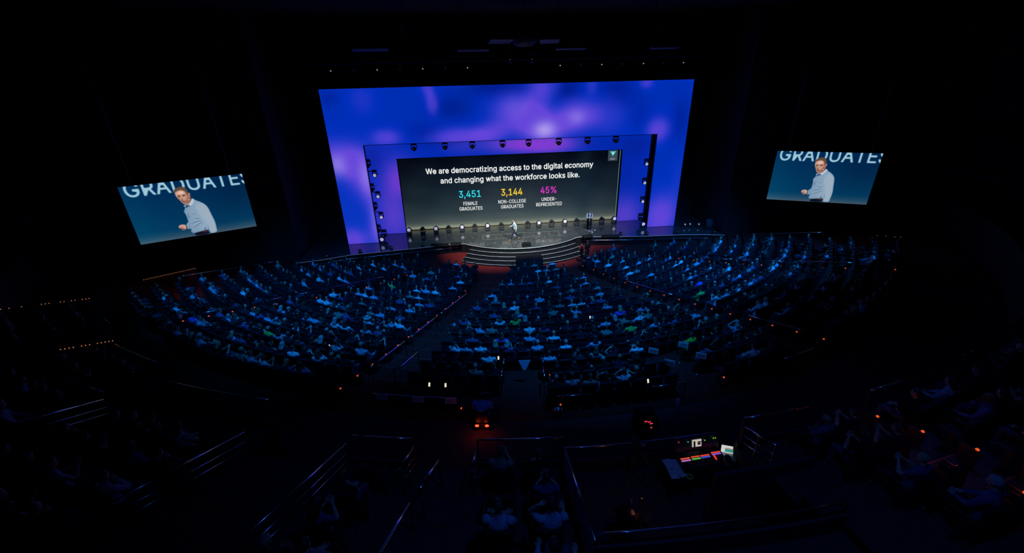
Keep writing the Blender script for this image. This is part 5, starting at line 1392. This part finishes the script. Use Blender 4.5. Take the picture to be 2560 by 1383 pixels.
for i, (x, w, y, cc) in enumerate([(-.44, .26, -.03, (235, 88, 60)), (-.44, .26, -.09, (200, 120, 210)), (-.15, .24, -.02, (235, 80, 55)), (-.15, .24, -.08, (90, 200, 80)), (.12, .26, -.02, (240, 70, 50)), (.12, .26, -.07, (70, 90, 220)), (.45, .26, .02, (240, 74, 50)), (.45, .26, -.03, (140, 90, 230)), (.36, .06, -.12, (250, 60, 40))]):
    k = MB(); m = max(1, int(w / .033)); th = .14 if w < .1 else .035
    for q in range(m): k.box((x - w / 2 + (q + .5) * w / m, y, .148 + y * .148), (w / m * .72, th, .012), rx=.147)
    k.build('key_bank', glow('keys_%d' % i, *cc, .9), con)
fd = MB()
for q in range(20): fd.box((-.57 + q * .05, -.24, .115), (.012, .2, .006), rx=.147); fd.box((-.57 + q * .05, -.24 + random.uniform(-.07, .07), .122), (.024, .035, .02), 1, rx=.147)
fd.build('fader_row', [M_black, mat('fader_grey', (.2, .2, .22), .5, noise=.1)], con)
lt = frame_at(34.38, 4.0, 3.73, 'laptop', 'open laptop with white and teal page beside the mixing console', 'laptop')
lt.rotation_euler = (0, 0, math.radians(-22))
tb2 = frame_at(34.38, 3.95, 3.0, 'side_table', 'small black table under the open laptop', 'table')
MB().box((0, 0, .70), (.42, .6, .05), bev=.01).build('table_top', M_black, tb2)
for x in (-.17, .17): MB().box((x, 0, .34), (.05, .4, .68)).build('leg', M_darksteel, tb2)
MB().box((0, 0, .012), (.36, .25, .02), bev=.006).build('base', mat('laptop_grey', (.35, .35, .38), .4, metal=.6, noise=.05), lt)
MB().box((0, .16, .13), (.36, .012, .24), rx=-.25, bev=.005).build('lid', MATS['laptop_grey'], lt)
sp = MB().box((0, .15, .13), (.33, .004, .21), rx=-.25).build('screen', glow('page_white', 225, 225, 220, .8), lt)
MB().box((.03, .1375, .10), (.2, .004, .08), rx=-.25).build('page_block', glow('page_teal', 40, 150, 140, .9), sp)
MB().box((.03, .152, .155), (.2, .004, .018), rx=-.25).build('page_banner', glow('page_brick', 170, 80, 60, .9), sp)
f = figure(seated(('lap', 'lap')), .017)
dressed(f, 1.0, 0, 0, M_shirt['k'], M_trouser[1], M_shoe, 'short', pol(34.85, 3.2, 3.05), math.radians(3.2), 'dark-haired operator in black seated at the mixing console')
st = frame_at(34.9, 3.2, 3.0, 'operator_chair', 'black swivel chair under the operator at the mixing console', 'chair')
MB().box((0, -.02, .46), (.46, .44, .07), bev=.03).build('seat', M_seatarm, st); MB().box((0, -.27, .76), (.42, .07, .4), bev=.03).build('backrest', M_seatarm, st)
MB().cyl((0, 0, .1), (0, 0, .43), .03).build('column', M_darksteel, st)
for k in range(5): MB().cyl((0, 0, .1), (.27 * math.cos(k * 1.257), .27 * math.sin(k * 1.257), .05), .02).build('leg', M_black, st)
pt = frame_at(34.5, 1.45, 3.0, 'script_table', 'small black table covered with blue-lit paper sheets beside the console', 'table')
MB().box((0, 0, .70), (.62, .8, .04), bev=.01).build('table_top', M_black, pt)
for x in (-.26, .26):
    for y in (-.34, .34): MB().box((x, y, .34), (.04, .04, .68)).build('leg', M_darksteel, pt)
for i, (x, y, rz) in enumerate([(-.12, .2, .1), (-.13, -.12, -.05), (.08, -.1, .25), (.06, .16, -.1)]):
    q = pol(34.5, 1.45, 3.0) + Matrix.Rotation(math.radians(1.45), 3, 'Z') @ Vector((x, y, .723 + i * .002))
    tag(MB().box((0, 0, 0), (.22, .3, .002)).build('paper_sheet', M_paper, None, q, rz), ['paper sheet at the stage-side rail corner of the script table', 'paper sheet at the camera-side rail corner of the script table', 'slanted paper sheet next to the tape roll', 'topmost paper sheet next to the console'][i], 'paper', 'papers on the script table')
q = pol(34.5, 1.45, 3.0) + Vector((.22, -.28, .722))
tag(MB().lathe([(.06, 0), (.085, 0), (.085, .05), (.06, .05), (.06, 0)], (0, 0, 0), 20).build('tape_roll', mat('tape_lime', (.35, .75, .08), .6, noise=.1), None, q), 'lime green tape roll on the script table', 'tape')
pw = MB(); arcwall(pw, 35.5, 1.9, 6.1, 3.0, 4.72, .1)
tag(pw.build('bay_partition', mat('partition_blue_black', (.04, .045, .07), .5, noise=.1)), 'long dark partition with blue-lit top behind the console operator', 'partition')
# second worker under an orange lamp
f = figure(seated(('lap', 'phone')), .016)
wp = pol(35.75, -1.5, 3.08)
dressed(f, 1.0, 1, 0, M_shirt['k'], M_trouser[1], M_shoe, 'short', wp, math.radians(-45), 'person in black lit orange by a small lamp in the mixing bay')
ws = tag(empty('stool', wp + Vector((0, 0, -.08)), -.8), 'black stool under the orange-lit person in the mixing bay', 'stool')
MB().lathe([(.0001, .46), (.2, .46), (.21, .5), (.0001, .51)], n=20).build('seat', M_seatarm, ws)
for k in range(4): MB().cyl((.1 * math.cos(k * 1.57), .1 * math.sin(k * 1.57), .46), (.2 * math.cos(k * 1.57), .2 * math.sin(k * 1.57), 0), .015).build('leg', M_darksteel, ws)
ms = tag(empty('desk_lamp', wp + Vector((.62, .32, -.08)), 0), 'small orange-glowing lamp on a thin stand in the mixing bay', 'lamp')
MB().lathe([(.0001, 0), (.14, 0), (.14, .02), (.0001, .03)], n=16).build('base', M_black, ms)
MB().tube([(0, 0, .02), (0, 0, .95), (-.06, -.02, 1.06), (-.14, -.05, 1.05)], .012).build('stem', M_darksteel, ms)
MB().lathe([(.02, .06), (.05, .0), (.055, -.02)], (-.16, -.05, 1.03), 14).build('shade', M_black, ms)
MB().ell((-.16, -.05, 1.02), (.025, .025, .025), 10, 8).build('bulb', mat('bulb_orange', (.4, .15, .02), .5, emit=(1, .25, .03), strength=3, noise=.02), ms)
l = bpy.data.lights.new('lamp_glow', 'POINT'); l.energy = 1.2; l.color = (1, .3, .06); l.shadow_soft_size = .03
o = bpy.data.objects.new('lamp_glow', l); COL.objects.link(o); o.parent = ms; o.location = (-.16, -.05, .97)
# equipment rack in the cross aisle
rk = frame_at(31.6, 2.4, 1.95, 'equipment_rack', 'black equipment rack with red indicator lamps in the cross aisle', 'equipment rack')
MB().box((0, 0, .5), (.6, .6, .96), bev=.02).build('case', M_black, rk)
for i, (x, z) in enumerate([(-.14, .9), (-.02, .86), (.06, .78), (.08, .6)]): MB().box((x, -.305, z), (.1 if i < 3 else .06, .01, .03)).build('indicator_lamp', mat('indicator_red', (.4, .02, .05), .4, emit=(1, .04, .1), strength=1.2, noise=.02), rk)
MB().box((.16, -.305, .74), (.12, .01, .06)).box((-.1, -.305, .5), (.2, .01, .04)).build('front_panel', mat('rack_panel_grey', (.2, .22, .26), .4, noise=.1), rk)
for k, (x, y) in enumerate([(-.25, -.25), (.25, -.25), (-.25, .25), (.25, .25)]): MB().ell((x, y, .02), (.03, .03, .02), 10, 6).build('foot', M_black, rk)
def tripod(r, a, z, lb):
    t = frame_at(r, a, z, 'camera_tripod', lb, 'camera')
    MB().box((0, .02, 1.42), (.16, .34, .2), bev=.02).build('camera_body', M_house, t)
    MB().cyl((0, .18, 1.43), (0, .34, 1.43), .06, 14).build('lens', M_house, t)
    MB().tube([(.05, -.1, 1.36), (.16, -.45, 1.2)], .012).build('pan_handle', M_darksteel, t)
    MB().cyl((0, 0, 1.0), (0, 0, 1.32), .04).build('column', M_darksteel, t)
    for k in range(3): MB().cyl((0, 0, 1.05), (.42 * math.sin(k * 2.09), .42 * math.cos(k * 2.09), 0.01), .018).build('leg', M_darksteel, t)
    MB().box((.1, -.1, 1.5), (.14, .02, .1)).build('viewfinder', mat('viewfinder_grey', (.25, .3, .34), .3, noise=.1), t)
tripod(34.2, -.25, 3.0, 'broadcast camera on a tripod beside the script table in the mixing bay')
t = frame_at(30.9, 5.3, 1.95, 'hand_rail_post', 'short post with a blue-lit sleeve in the cross aisle below the steel rail', 'post')
MB().cyl((0, 0, 0), (0, 0, .9), .025).build('pole', M_steel, t); MB().lathe([(.03, .3), (.07, .34), (.08, .6), (.05, .7), (.03, .72)], n=14).build('sleeve', M_shirt['p'], t)
t = frame_at(30.25, -2.6, 1.95, 'tote_bag', 'small pale bag with red lamplight in its colour lying by the centre notch rail', 'bag')
b_ = MB().box((0, 0, .14), (.34, .18, .28), rx=.25, bev=.05).build('body', mat('bag_red_light_tint', (.55, .06, .10), .7, noise=.2), t); MB().box((.04, -.02, .25), (.26, .16, .1), rx=.25, bev=.04).build('flap', M_paper, t)  # red body colour stands for lamplight falling on a pale bag
MB().tube([(-.12, 0, .26), (-.08, .02, .42), (.08, .02, .42), (.12, 0, .26)], .012).build('handle', MATS['bag_red_light_tint'], t)

# ------------------------------------------------------------------ rails
def zs(r): return zrow((r - R0) / DR) if r < 30.4 else 1.95 if r < 34.3 else 4.0 + .37 * (r - 35) / .97
def handrail(r0, a0, r1, a1, label, group=None, h=.95, n=None, m=None):
    t = tag(empty('handrail', pol(r0, a0, zs(r0))), label, 'handrail', group)
    L = abs(r1 - r0) + abs(math.radians(a1 - a0)) * r0
    k = max(2, int(L / .6))
    pts = [pol(r0 + (r1 - r0) * i / k, a0 + (a1 - a0) * i / k) for i in range(k + 1)]
    o = t.location
    top = [Vector((p.x, p.y, zs((Vector((p.x, p.y)) - Vector((0, CY))).length) + h)) - o for p in pts]
    if abs(r1 - r0) > 1: top = [top[0].lerp(top[-1], i / k) for i in range(k + 1)]
    MB().tube(top, .034, 12).build('rail', m or M_steel, t)
    for i in range(0, k + 1, max(1, k // max(1, int(L / 1.6)))):
        p = top[i]; r = (Vector((p.x + o.x, p.y + o.y)) - Vector((0, CY))).length
        MB().cyl(p, (p.x, p.y, zs(r) - o.z), .022, 8).build('post', M_darksteel, t)
    return t
for args in [(17.8, -15.1, 21.4, -16.5, 'purple-lit steel handrail of the wide red aisle, segment closest to the stage'), (22.0, -16.6, 25.0, -17.0, 'purple-lit steel handrail of the wide red aisle, middle segment'), (25.6, -17.1, 28.5, -17.3, 'purple-lit steel handrail of the wide red aisle, long lower segment'),
             (26.7, -14.7, 28.8, -15.0, 'short purple-lit handrail along the empty end of the centre rows'), (18.1, 19.6, 21.8, 20.4, 'steel handrail of the lectern-side aisle, segment closest to the stage'), (26.6, 20.6, 29.2, 20.5, 'steel handrail of the lectern-side aisle, lowest segment'),
             (23.9, -40.8, 27.8, -40.8, 'dull steel handrail of the outer rail-side aisle, lower segment'), (17.1, -38.0, 22.7, -40.5, 'dull steel handrail of the outer rail-side aisle, upper segment'),
             (19.1, 41.6, 21.2, 42.2, 'dull steel handrail of the outer lectern-side aisle, segment closest to the stage'), (21.9, 42.4, 24.2, 42.6, 'dull steel handrail of the outer lectern-side aisle, middle segment'), (25.1, 43.0, 27.9, 43.0, 'dull steel handrail of the outer lectern-side aisle, lowest segment'),
             (26.9, -6.35, 27.6, -6.4, 'stub of purple handrail at the centre notch, rail side, upper'), (28.1, -6.45, 28.8, -6.5, 'stub of purple handrail at the centre notch, rail side, lower'), (26.9, -2.95, 27.6, -3.0, 'stub of purple handrail at the centre notch, lectern side, upper'), (28.1, -3.1, 28.9, -3.2, 'stub of purple handrail at the centre notch, lectern side, lower'),
             (21.8, -59.5, 27.3, -55.2, 'long thin rail along the wall end of the outer rail-side block'), (21.7, 59.0, 26.3, 57.4, 'long thin rail along the wall end of the outer lectern-side block'),
             (30.42, -15.3, 30.42, -9.3, 'steel rail with white notices behind the empty last rows'), (30.42, -2.7, 30.42, -.4, 'thin purple-lit rail behind the last row next to the red-tinted bag'), (30.42, 3.8, 30.42, 6.3, 'bright blue-lit steel rail behind the last row above the sleeved post'), (30.42, 14.8, 30.42, 18.7, 'dull steel rail behind the sparse last rows of the centre block, aisle end'),
             (34.9, -8.5, 36.0, -8.7, 'purple-lit handrail in the stairs next to the forward balcony bay, upper'), (36.5, -8.8, 38.4, -9.0, 'plain handrail in the stairs next to the forward balcony bay, lower')]:
    handrail(*args)
def glass_front(a0, a1, label, r=34.34, z0=None, h=.72):
    if 'long curved' in label: r = 33.4
    z0 = zrear(0) + .28 if z0 is None else z0
    am = (a0 + a1) / 2
    t = tag(empty('glass_railing', pol(r, am, z0)), label, 'glass railing', 'glass railings of the balcony bays')
    o = t.location; n = max(2, int(abs(a1 - a0) / .9)); gl = MB()
    P = [pol(r, a0 + (a1 - a0) * i / n) for i in range(n + 1)]
    for i in range(n):
        c = (P[i] + P[i + 1]) / 2; d = P[i + 1] - P[i]
        MB().box((c.x - o.x, c.y - o.y, h / 2 - .02), (d.length * .96, .015, h - .08), rz=math.atan2(d.y, d.x)).build('glass_panel', M_glass, t)
    MB().tube([Vector((p.x - o.x, p.y - o.y, h)) for p in P], .026, 8).build('top_rail', M_steel, t)
    for p in (P[0], P[n // 2], P[-1]): MB().cyl((p.x - o.x, p.y - o.y, 0), (p.x - o.x, p.y - o.y, h), .022, 8).build('post', M_darksteel, t)
for a0, a1, lb in [(-12.6, -9.8, 'glass front railing of the empty-fronted balcony bay'), (-7.05, -3.5, 'glass front railing of the forward balcony bay'), (-23.9, -17.5, 'long curved glass front railing of the curved-rail balcony bay'), (-32.2, -26.1, 'glass front railing of the outer curved-rail balcony bay'), (4.4, 7.6, 'glass front railing of the desk-side balcony bay'), (11.2, 14.2, 'glass front railing of the orange-lamp balcony bay'), (18.4, 26.2, 'glass front railing of the outer orange-lamp balcony bay')]:
    glass_front(a0, a1, lb)
glass_front(-47.4, -40.1, 'glass front railing of the string-lit side box', 31.35, 2.75, .95)
glass_front(-34.6, -29.4, 'glass front railing of the short-string side box', 32.05, 3.05, .95)
glass_front(-3.3, 4.2, 'low glass railing along the front of the mixing bay', 33.66, 3.45, .45)
glass_front(-3.3, 4.2, 'purple-lit rail on the wall behind the mixing bay', 37.26, 5.35, .3)
def side_rail(a, r0, r1, label, glass=False):
    t = tag(empty('side_railing', pol(r0, a, zs(r0))), label, 'railing', 'side railings of the balcony bays')
    o = t.location
    p0, p1 = pol(r0, a, zs(r0)), pol(r1, a, zs(r1))
    for h in ((1.0,) if glass else (1.0, .72, .5)):
        MB().tube([p0 - o + Vector((0, 0, h)), p1 - o + Vector((0, 0, h))], .026 if h == 1.0 else .012, 8).build('rail', M_steel, t)
    n = max(2, int((r1 - r0) / 1.2))
    for i in range(n + 1):
        q = p0.lerp(p1, i / n) - o; MB().cyl(q, q + Vector((0, 0, 1.0)), .022, 8).build('post', M_darksteel, t)
    if glass:
        for i in range(n):
            A = p0.lerp(p1, (i + .04) / n) - o; B = p0.lerp(p1, (i + .96) / n) - o; X = Vector((math.cos(math.radians(a)), math.sin(math.radians(a)), 0)) * .007
            v = []
            for q in (A, B):
                for s in (-1, 1):
                    v += [q + X * s + Vector((0, 0, .08)), q + X * s + Vector((0, 0, .93))]
            MB().add(v, [(0, 1, 3, 2), (4, 6, 7, 5), (0, 4, 5, 1), (2, 3, 7, 6), (0, 2, 6, 4), (1, 5, 7, 3)]).build('glass_panel', mat('frosted_glass_purple_light_tint', (.42, .28, .85), .35, noise=.1, spec=.6), t)  # violet base colour puts the purple stage light into the glass
side_rail(-3.5, 34.4, 37.6, 'frosted glass side railing painted purple-lit between the forward balcony bay and the mixing bay', True)
for a, lb in [(-12.65, 'triple-bar side railing of the empty-fronted balcony bay'), (-17.45, 'triple-bar side railing of the curved-rail balcony bay'), (-9.75, 'short triple-bar railing at the stair side of the empty-fronted balcony bay'), (-7.1, 'short triple-bar railing at the stair side of the forward balcony bay'), (-26.05, 'triple-bar side railing of the outer curved-rail balcony bay'), (4.4, 'triple-bar side railing between the mixing bay and the desk-side balcony bay')]:
    side_rail(a, 34.4, 35.4 if 'short' in lb or 'mixing' in lb else 37.6, lb)

# ------------------------------------------------------------------ aisle lamps on the row ends
def aisle_lamp():
    t = empty('aisle_lamp')
    MB().box((0, 0, .22), (.05, .36, .44), bev=.015).build('end_panel', M_seatarm, t)
    MB().ell((0, -.1, .46), (.03, .04, .035), 10, 8).build('lamp', M_orange, t)
    return t
AL = None
def put_lamp(r, a, z, label, group):
    global AL
    if AL is None: AL = aisle_lamp(); o = AL
    else: o = copy_tree(AL)
    o.location = pol(r, a, z); o.rotation_euler = (0, 0, math.radians(a))
    tag(o, label, 'aisle light', group)
    return o
def red_glow(o, w):
    l = bpy.data.lights.new('aisle_glow', 'POINT'); l.energy = w; l.color = (1, .07, .012); l.shadow_soft_size = .03
    g = bpy.data.objects.new('aisle_glow', l); COL.objects.link(g); g.parent = o; g.location = (0, -.05, .62)
for k in range(16):
    r = R0 + DR * k - .2
    if k >= 3: put_lamp(r, a_in_rail(r) + w2a(.06, r), zrow(k), 'orange row-end lamp on the wide red aisle, %s row from the stage' % ordw(k), 'orange lamps on the wide red aisle')
    put_lamp(r, a_in_lec(r) - w2a(.06, r), zrow(k), 'orange row-end lamp on the lectern-side aisle, %s row from the stage' % ordw(k), 'orange lamps on the lectern-side aisle')
    if 2 <= k <= 14: put_lamp(r, a_out_rail(r) + w2a(.06, r), zrow(k), 'orange row-end lamp on the outer rail-side aisle, %s row from the stage' % ordw(k), 'orange lamps on the outer rail-side aisle')
    if k >= 4: put_lamp(r, a_out_lec(r) - w2a(.06, r), zrow(k), 'orange row-end lamp on the outer lectern-side aisle, %s row from the stage' % ordw(k), 'orange lamps on the outer lectern-side aisle')
for j in range(4):
    put_lamp(rrear(j) - .35, 11.05, zrear(j), 'orange lamp on the orange-lamp balcony stairs, outer side, %s step up' % ordw(j), 'orange lamps on the balcony stairs')
    red_glow(put_lamp(rrear(j) - .15, 9.55, zrear(j), 'orange lamp on the orange-lamp balcony stairs, desk side, %s step up' % ordw(j), 'orange lamps on the balcony stairs'), .9)
for i, (r, a) in enumerate([(27.3, -53.2), (26.2, -54.3)]):
    red_glow(put_lamp(r, a, zs(r), ['orange lamp at the wall end of the outer rail-side block, higher', 'orange lamp at the wall end of the outer rail-side block, lower'][i], 'orange lamps by the side wall'), 1.6)
# red exit-style floor lamps at the ends of the last rows
for i, (r, a) in enumerate([(30.3, -9.1), (29.0, -2.6), (27.8, -2.5), (30.2, -2.4), (29.9, 10.2)]):
    put_lamp(r, a, zs(r), ['orange lamp at the end of the noticed steel rail', 'orange lamp on the lectern side of the centre notch, lower', 'orange lamp on the lectern side of the centre notch, upper', 'orange lamp beside the red-tinted bag', 'orange lamp by the noticed aisle of the last rows'][i], 'orange lamps at the last rows')

# strings of tiny orange lamps along low side walls
def light_strip(A, B, n, label, drop, gaps=()):
    A = Vector(A); B = Vector(B)
    t = tag(empty('light_strip', A), label, 'light strip', 'strings of tiny orange lamps')
    d = B - A; nd = d.normalized(); lo = min(A.z, B.z) - drop
    side = Vector((-nd.y, nd.x, 0)).normalized() * .1
    if side.y > 0: side = -side
    v = [Vector((0, 0, -.03)), d + Vector((0, 0, -.03)), d + Vector((0, 0, lo - B.z)), Vector((0, 0, lo - A.z))]
    v = v + [q - side for q in v]
    MB().add(v, [(0, 1, 2, 3), (7, 6, 5, 4), (0, 4, 5, 1), (3, 2, 6, 7), (0, 3, 7, 4), (1, 5, 6, 2)]).build('low_wall', mat('low_wall_blue_grey', (.06, .06, .075), .8, noise=.2), t)
    for i in range(n):
        if i in gaps: continue
        p = d * (i / (n - 1)) + side * .3
        MB().ell(p, (.017, .017, .017), 8, 6).build('lamp', M_strip, t)
M_strip = mat('strip_lamp_amber', (.4, .15, .04), .5, emit=(1.0, .34, .10), strength=.8, noise=.02)
light_strip(pol(29.1, -57.5, 2.22), pol(26.42, -57.5, 2.22), 27, 'evenly spaced string of tiny orange lamps on the low wall below the speaker screen', 1.2)
light_strip(pol(34.1, -47.9, 4.2), pol(31.3, -47.9, 3.6), 24, 'broken string of tiny orange lamps along the low wall in the far purple-handrail corner', 1.65, (1, 3, 4, 6, 7, 8, 9, 13, 14, 20))
light_strip(pol(33.4, -35.1, 4.5), pol(32.0, -35.1, 4.05), 14, 'short string of tiny orange lamps along the short-string side box', 2.1, (4, 8))
light_strip(pol(29.45, 57.6, 2.2), pol(30.8, 57.9, 2.2), 9, 'faint string of tiny orange lamps on the low wall beyond the outer lectern-side block', .5, (1, 2, 4, 5))

# ------------------------------------------------------------------ notices and phones
def notice(P, rz, label, tilt=0.0):
    t = tag(empty('paper_notice', P, rz), label, 'notice', 'white notices at the last rows')
    MB().box((0, 0, .13), (.40, .012, .27), rx=tilt).build('sheet', M_paper, t)
    b = MB()
    for z, w in ((.18, .34), (.12, .3), (.06, .34)): b.box((0, -.009 - .0, z), (w, .004, .022), rx=tilt)
    b.build('printed_line', M_ink, t)
for a, lb in ((-14.5, 'white notice on the steel rail at its stair-aisle end'), (-11.95, 'white notice in the middle of the steel rail behind the empty rows'), (-9.75, 'white notice on the steel rail at its scooter end')):
    notice(pol(30.42, a, 2.72) + Vector((0, -.05, 0)), math.radians(a), lb)
for r, a, lb in ((27.57, 10.1, 'upper white notice on the lectern side of the short centre aisle'), (27.63, 7.0, 'upper white notice on the notch side of the short centre aisle'), (28.81, 9.9, 'lower white notice on the lectern side of the short centre aisle'), (28.9, 6.9, 'lower white notice on the notch side of the short centre aisle')):
    notice(pol(r, a, zs(r) + .82), math.radians(a) - .65, lb)
    t = tag(empty('notice_post', pol(r, a, zs(r))), 'thin dark post holding the ' + lb.replace('white ', '', 1), 'post', 'posts of the white notices')
    MB().cyl((0, .03, 0), (0, .03, .95), .016, 8).build('pole', M_darksteel, t); MB().lathe([(.0001, 0), (.1, 0), (.1, .015), (.0001, .02)], (0, .03, 0), 12).build('foot', M_darksteel, t)
for i, (r, a) in enumerate([(26.95, -19.7), (29.5, -11.7), (29.5, -10.5), (27.05, -6.9), (29.85, 4.1), (26.85, -24.1), (22.6, 5.1), (25.3, 8.1)]):
    k = min(15, max(0, round((r - R0) / DR)))
    t = tag(empty('mobile_phone', pol(r, a, zrow(k) + .84), math.radians(a)), ['lit phone held up beside the wide red aisle', 'lit phone behind the steel rail, stair-aisle one of the pair', 'lit phone behind the steel rail, scooter-side one of the pair', 'lit phone in front of the centre notch', 'lit phone above the blue-lit steel rail', 'lit phone in the middle of the rail-side block', 'lit phone in the ninth row of the centre block', 'lit phone in the twelfth row of the centre block'][i], 'phone', 'lit phones in the audience')
    t.rotation_euler = (-.5, 0, math.radians(a))
    MB().box((0, 0, 0), (.08, .009, .16), bev=.004).build('case', M_house, t)
    MB().box((0, -.006, 0), (.072, .002, .148)).build('screen', M_phone, t)
for i, (r, a, z, w, lb) in enumerate([(27.6, -4.6, 2.55, .5, 'pale cloth hanging over the seat at the head of the centre notch'), (26.2, 24.6, 2.3, .4, 'pale sheet lying on a seat back in the sparse lectern-side rows'), (27.4, 27.0, 2.5, .4, 'pale sheet on a seat beside the outer orange lamps')]):
    m = MB(); m.add([(-w / 2, 0, 0), (w / 2, 0, 0), (.05, -.1, -.42), (-.05, -.1, -.42), (-w / 2, .02, 0), (w / 2, .02, 0), (.05, -.08, -.42), (-.05, -.08, -.42)], [(0, 1, 2, 3), (7, 6, 5, 4), (0, 4, 5, 1), (1, 5, 6, 2), (2, 6, 7, 3), (3, 7, 4, 0)])
    tag(m.build('draped_cloth', M_shirt['p'], None, pol(r, a, z - .1), math.radians(a)), lb, 'cloth', 'pale cloths left on seats')
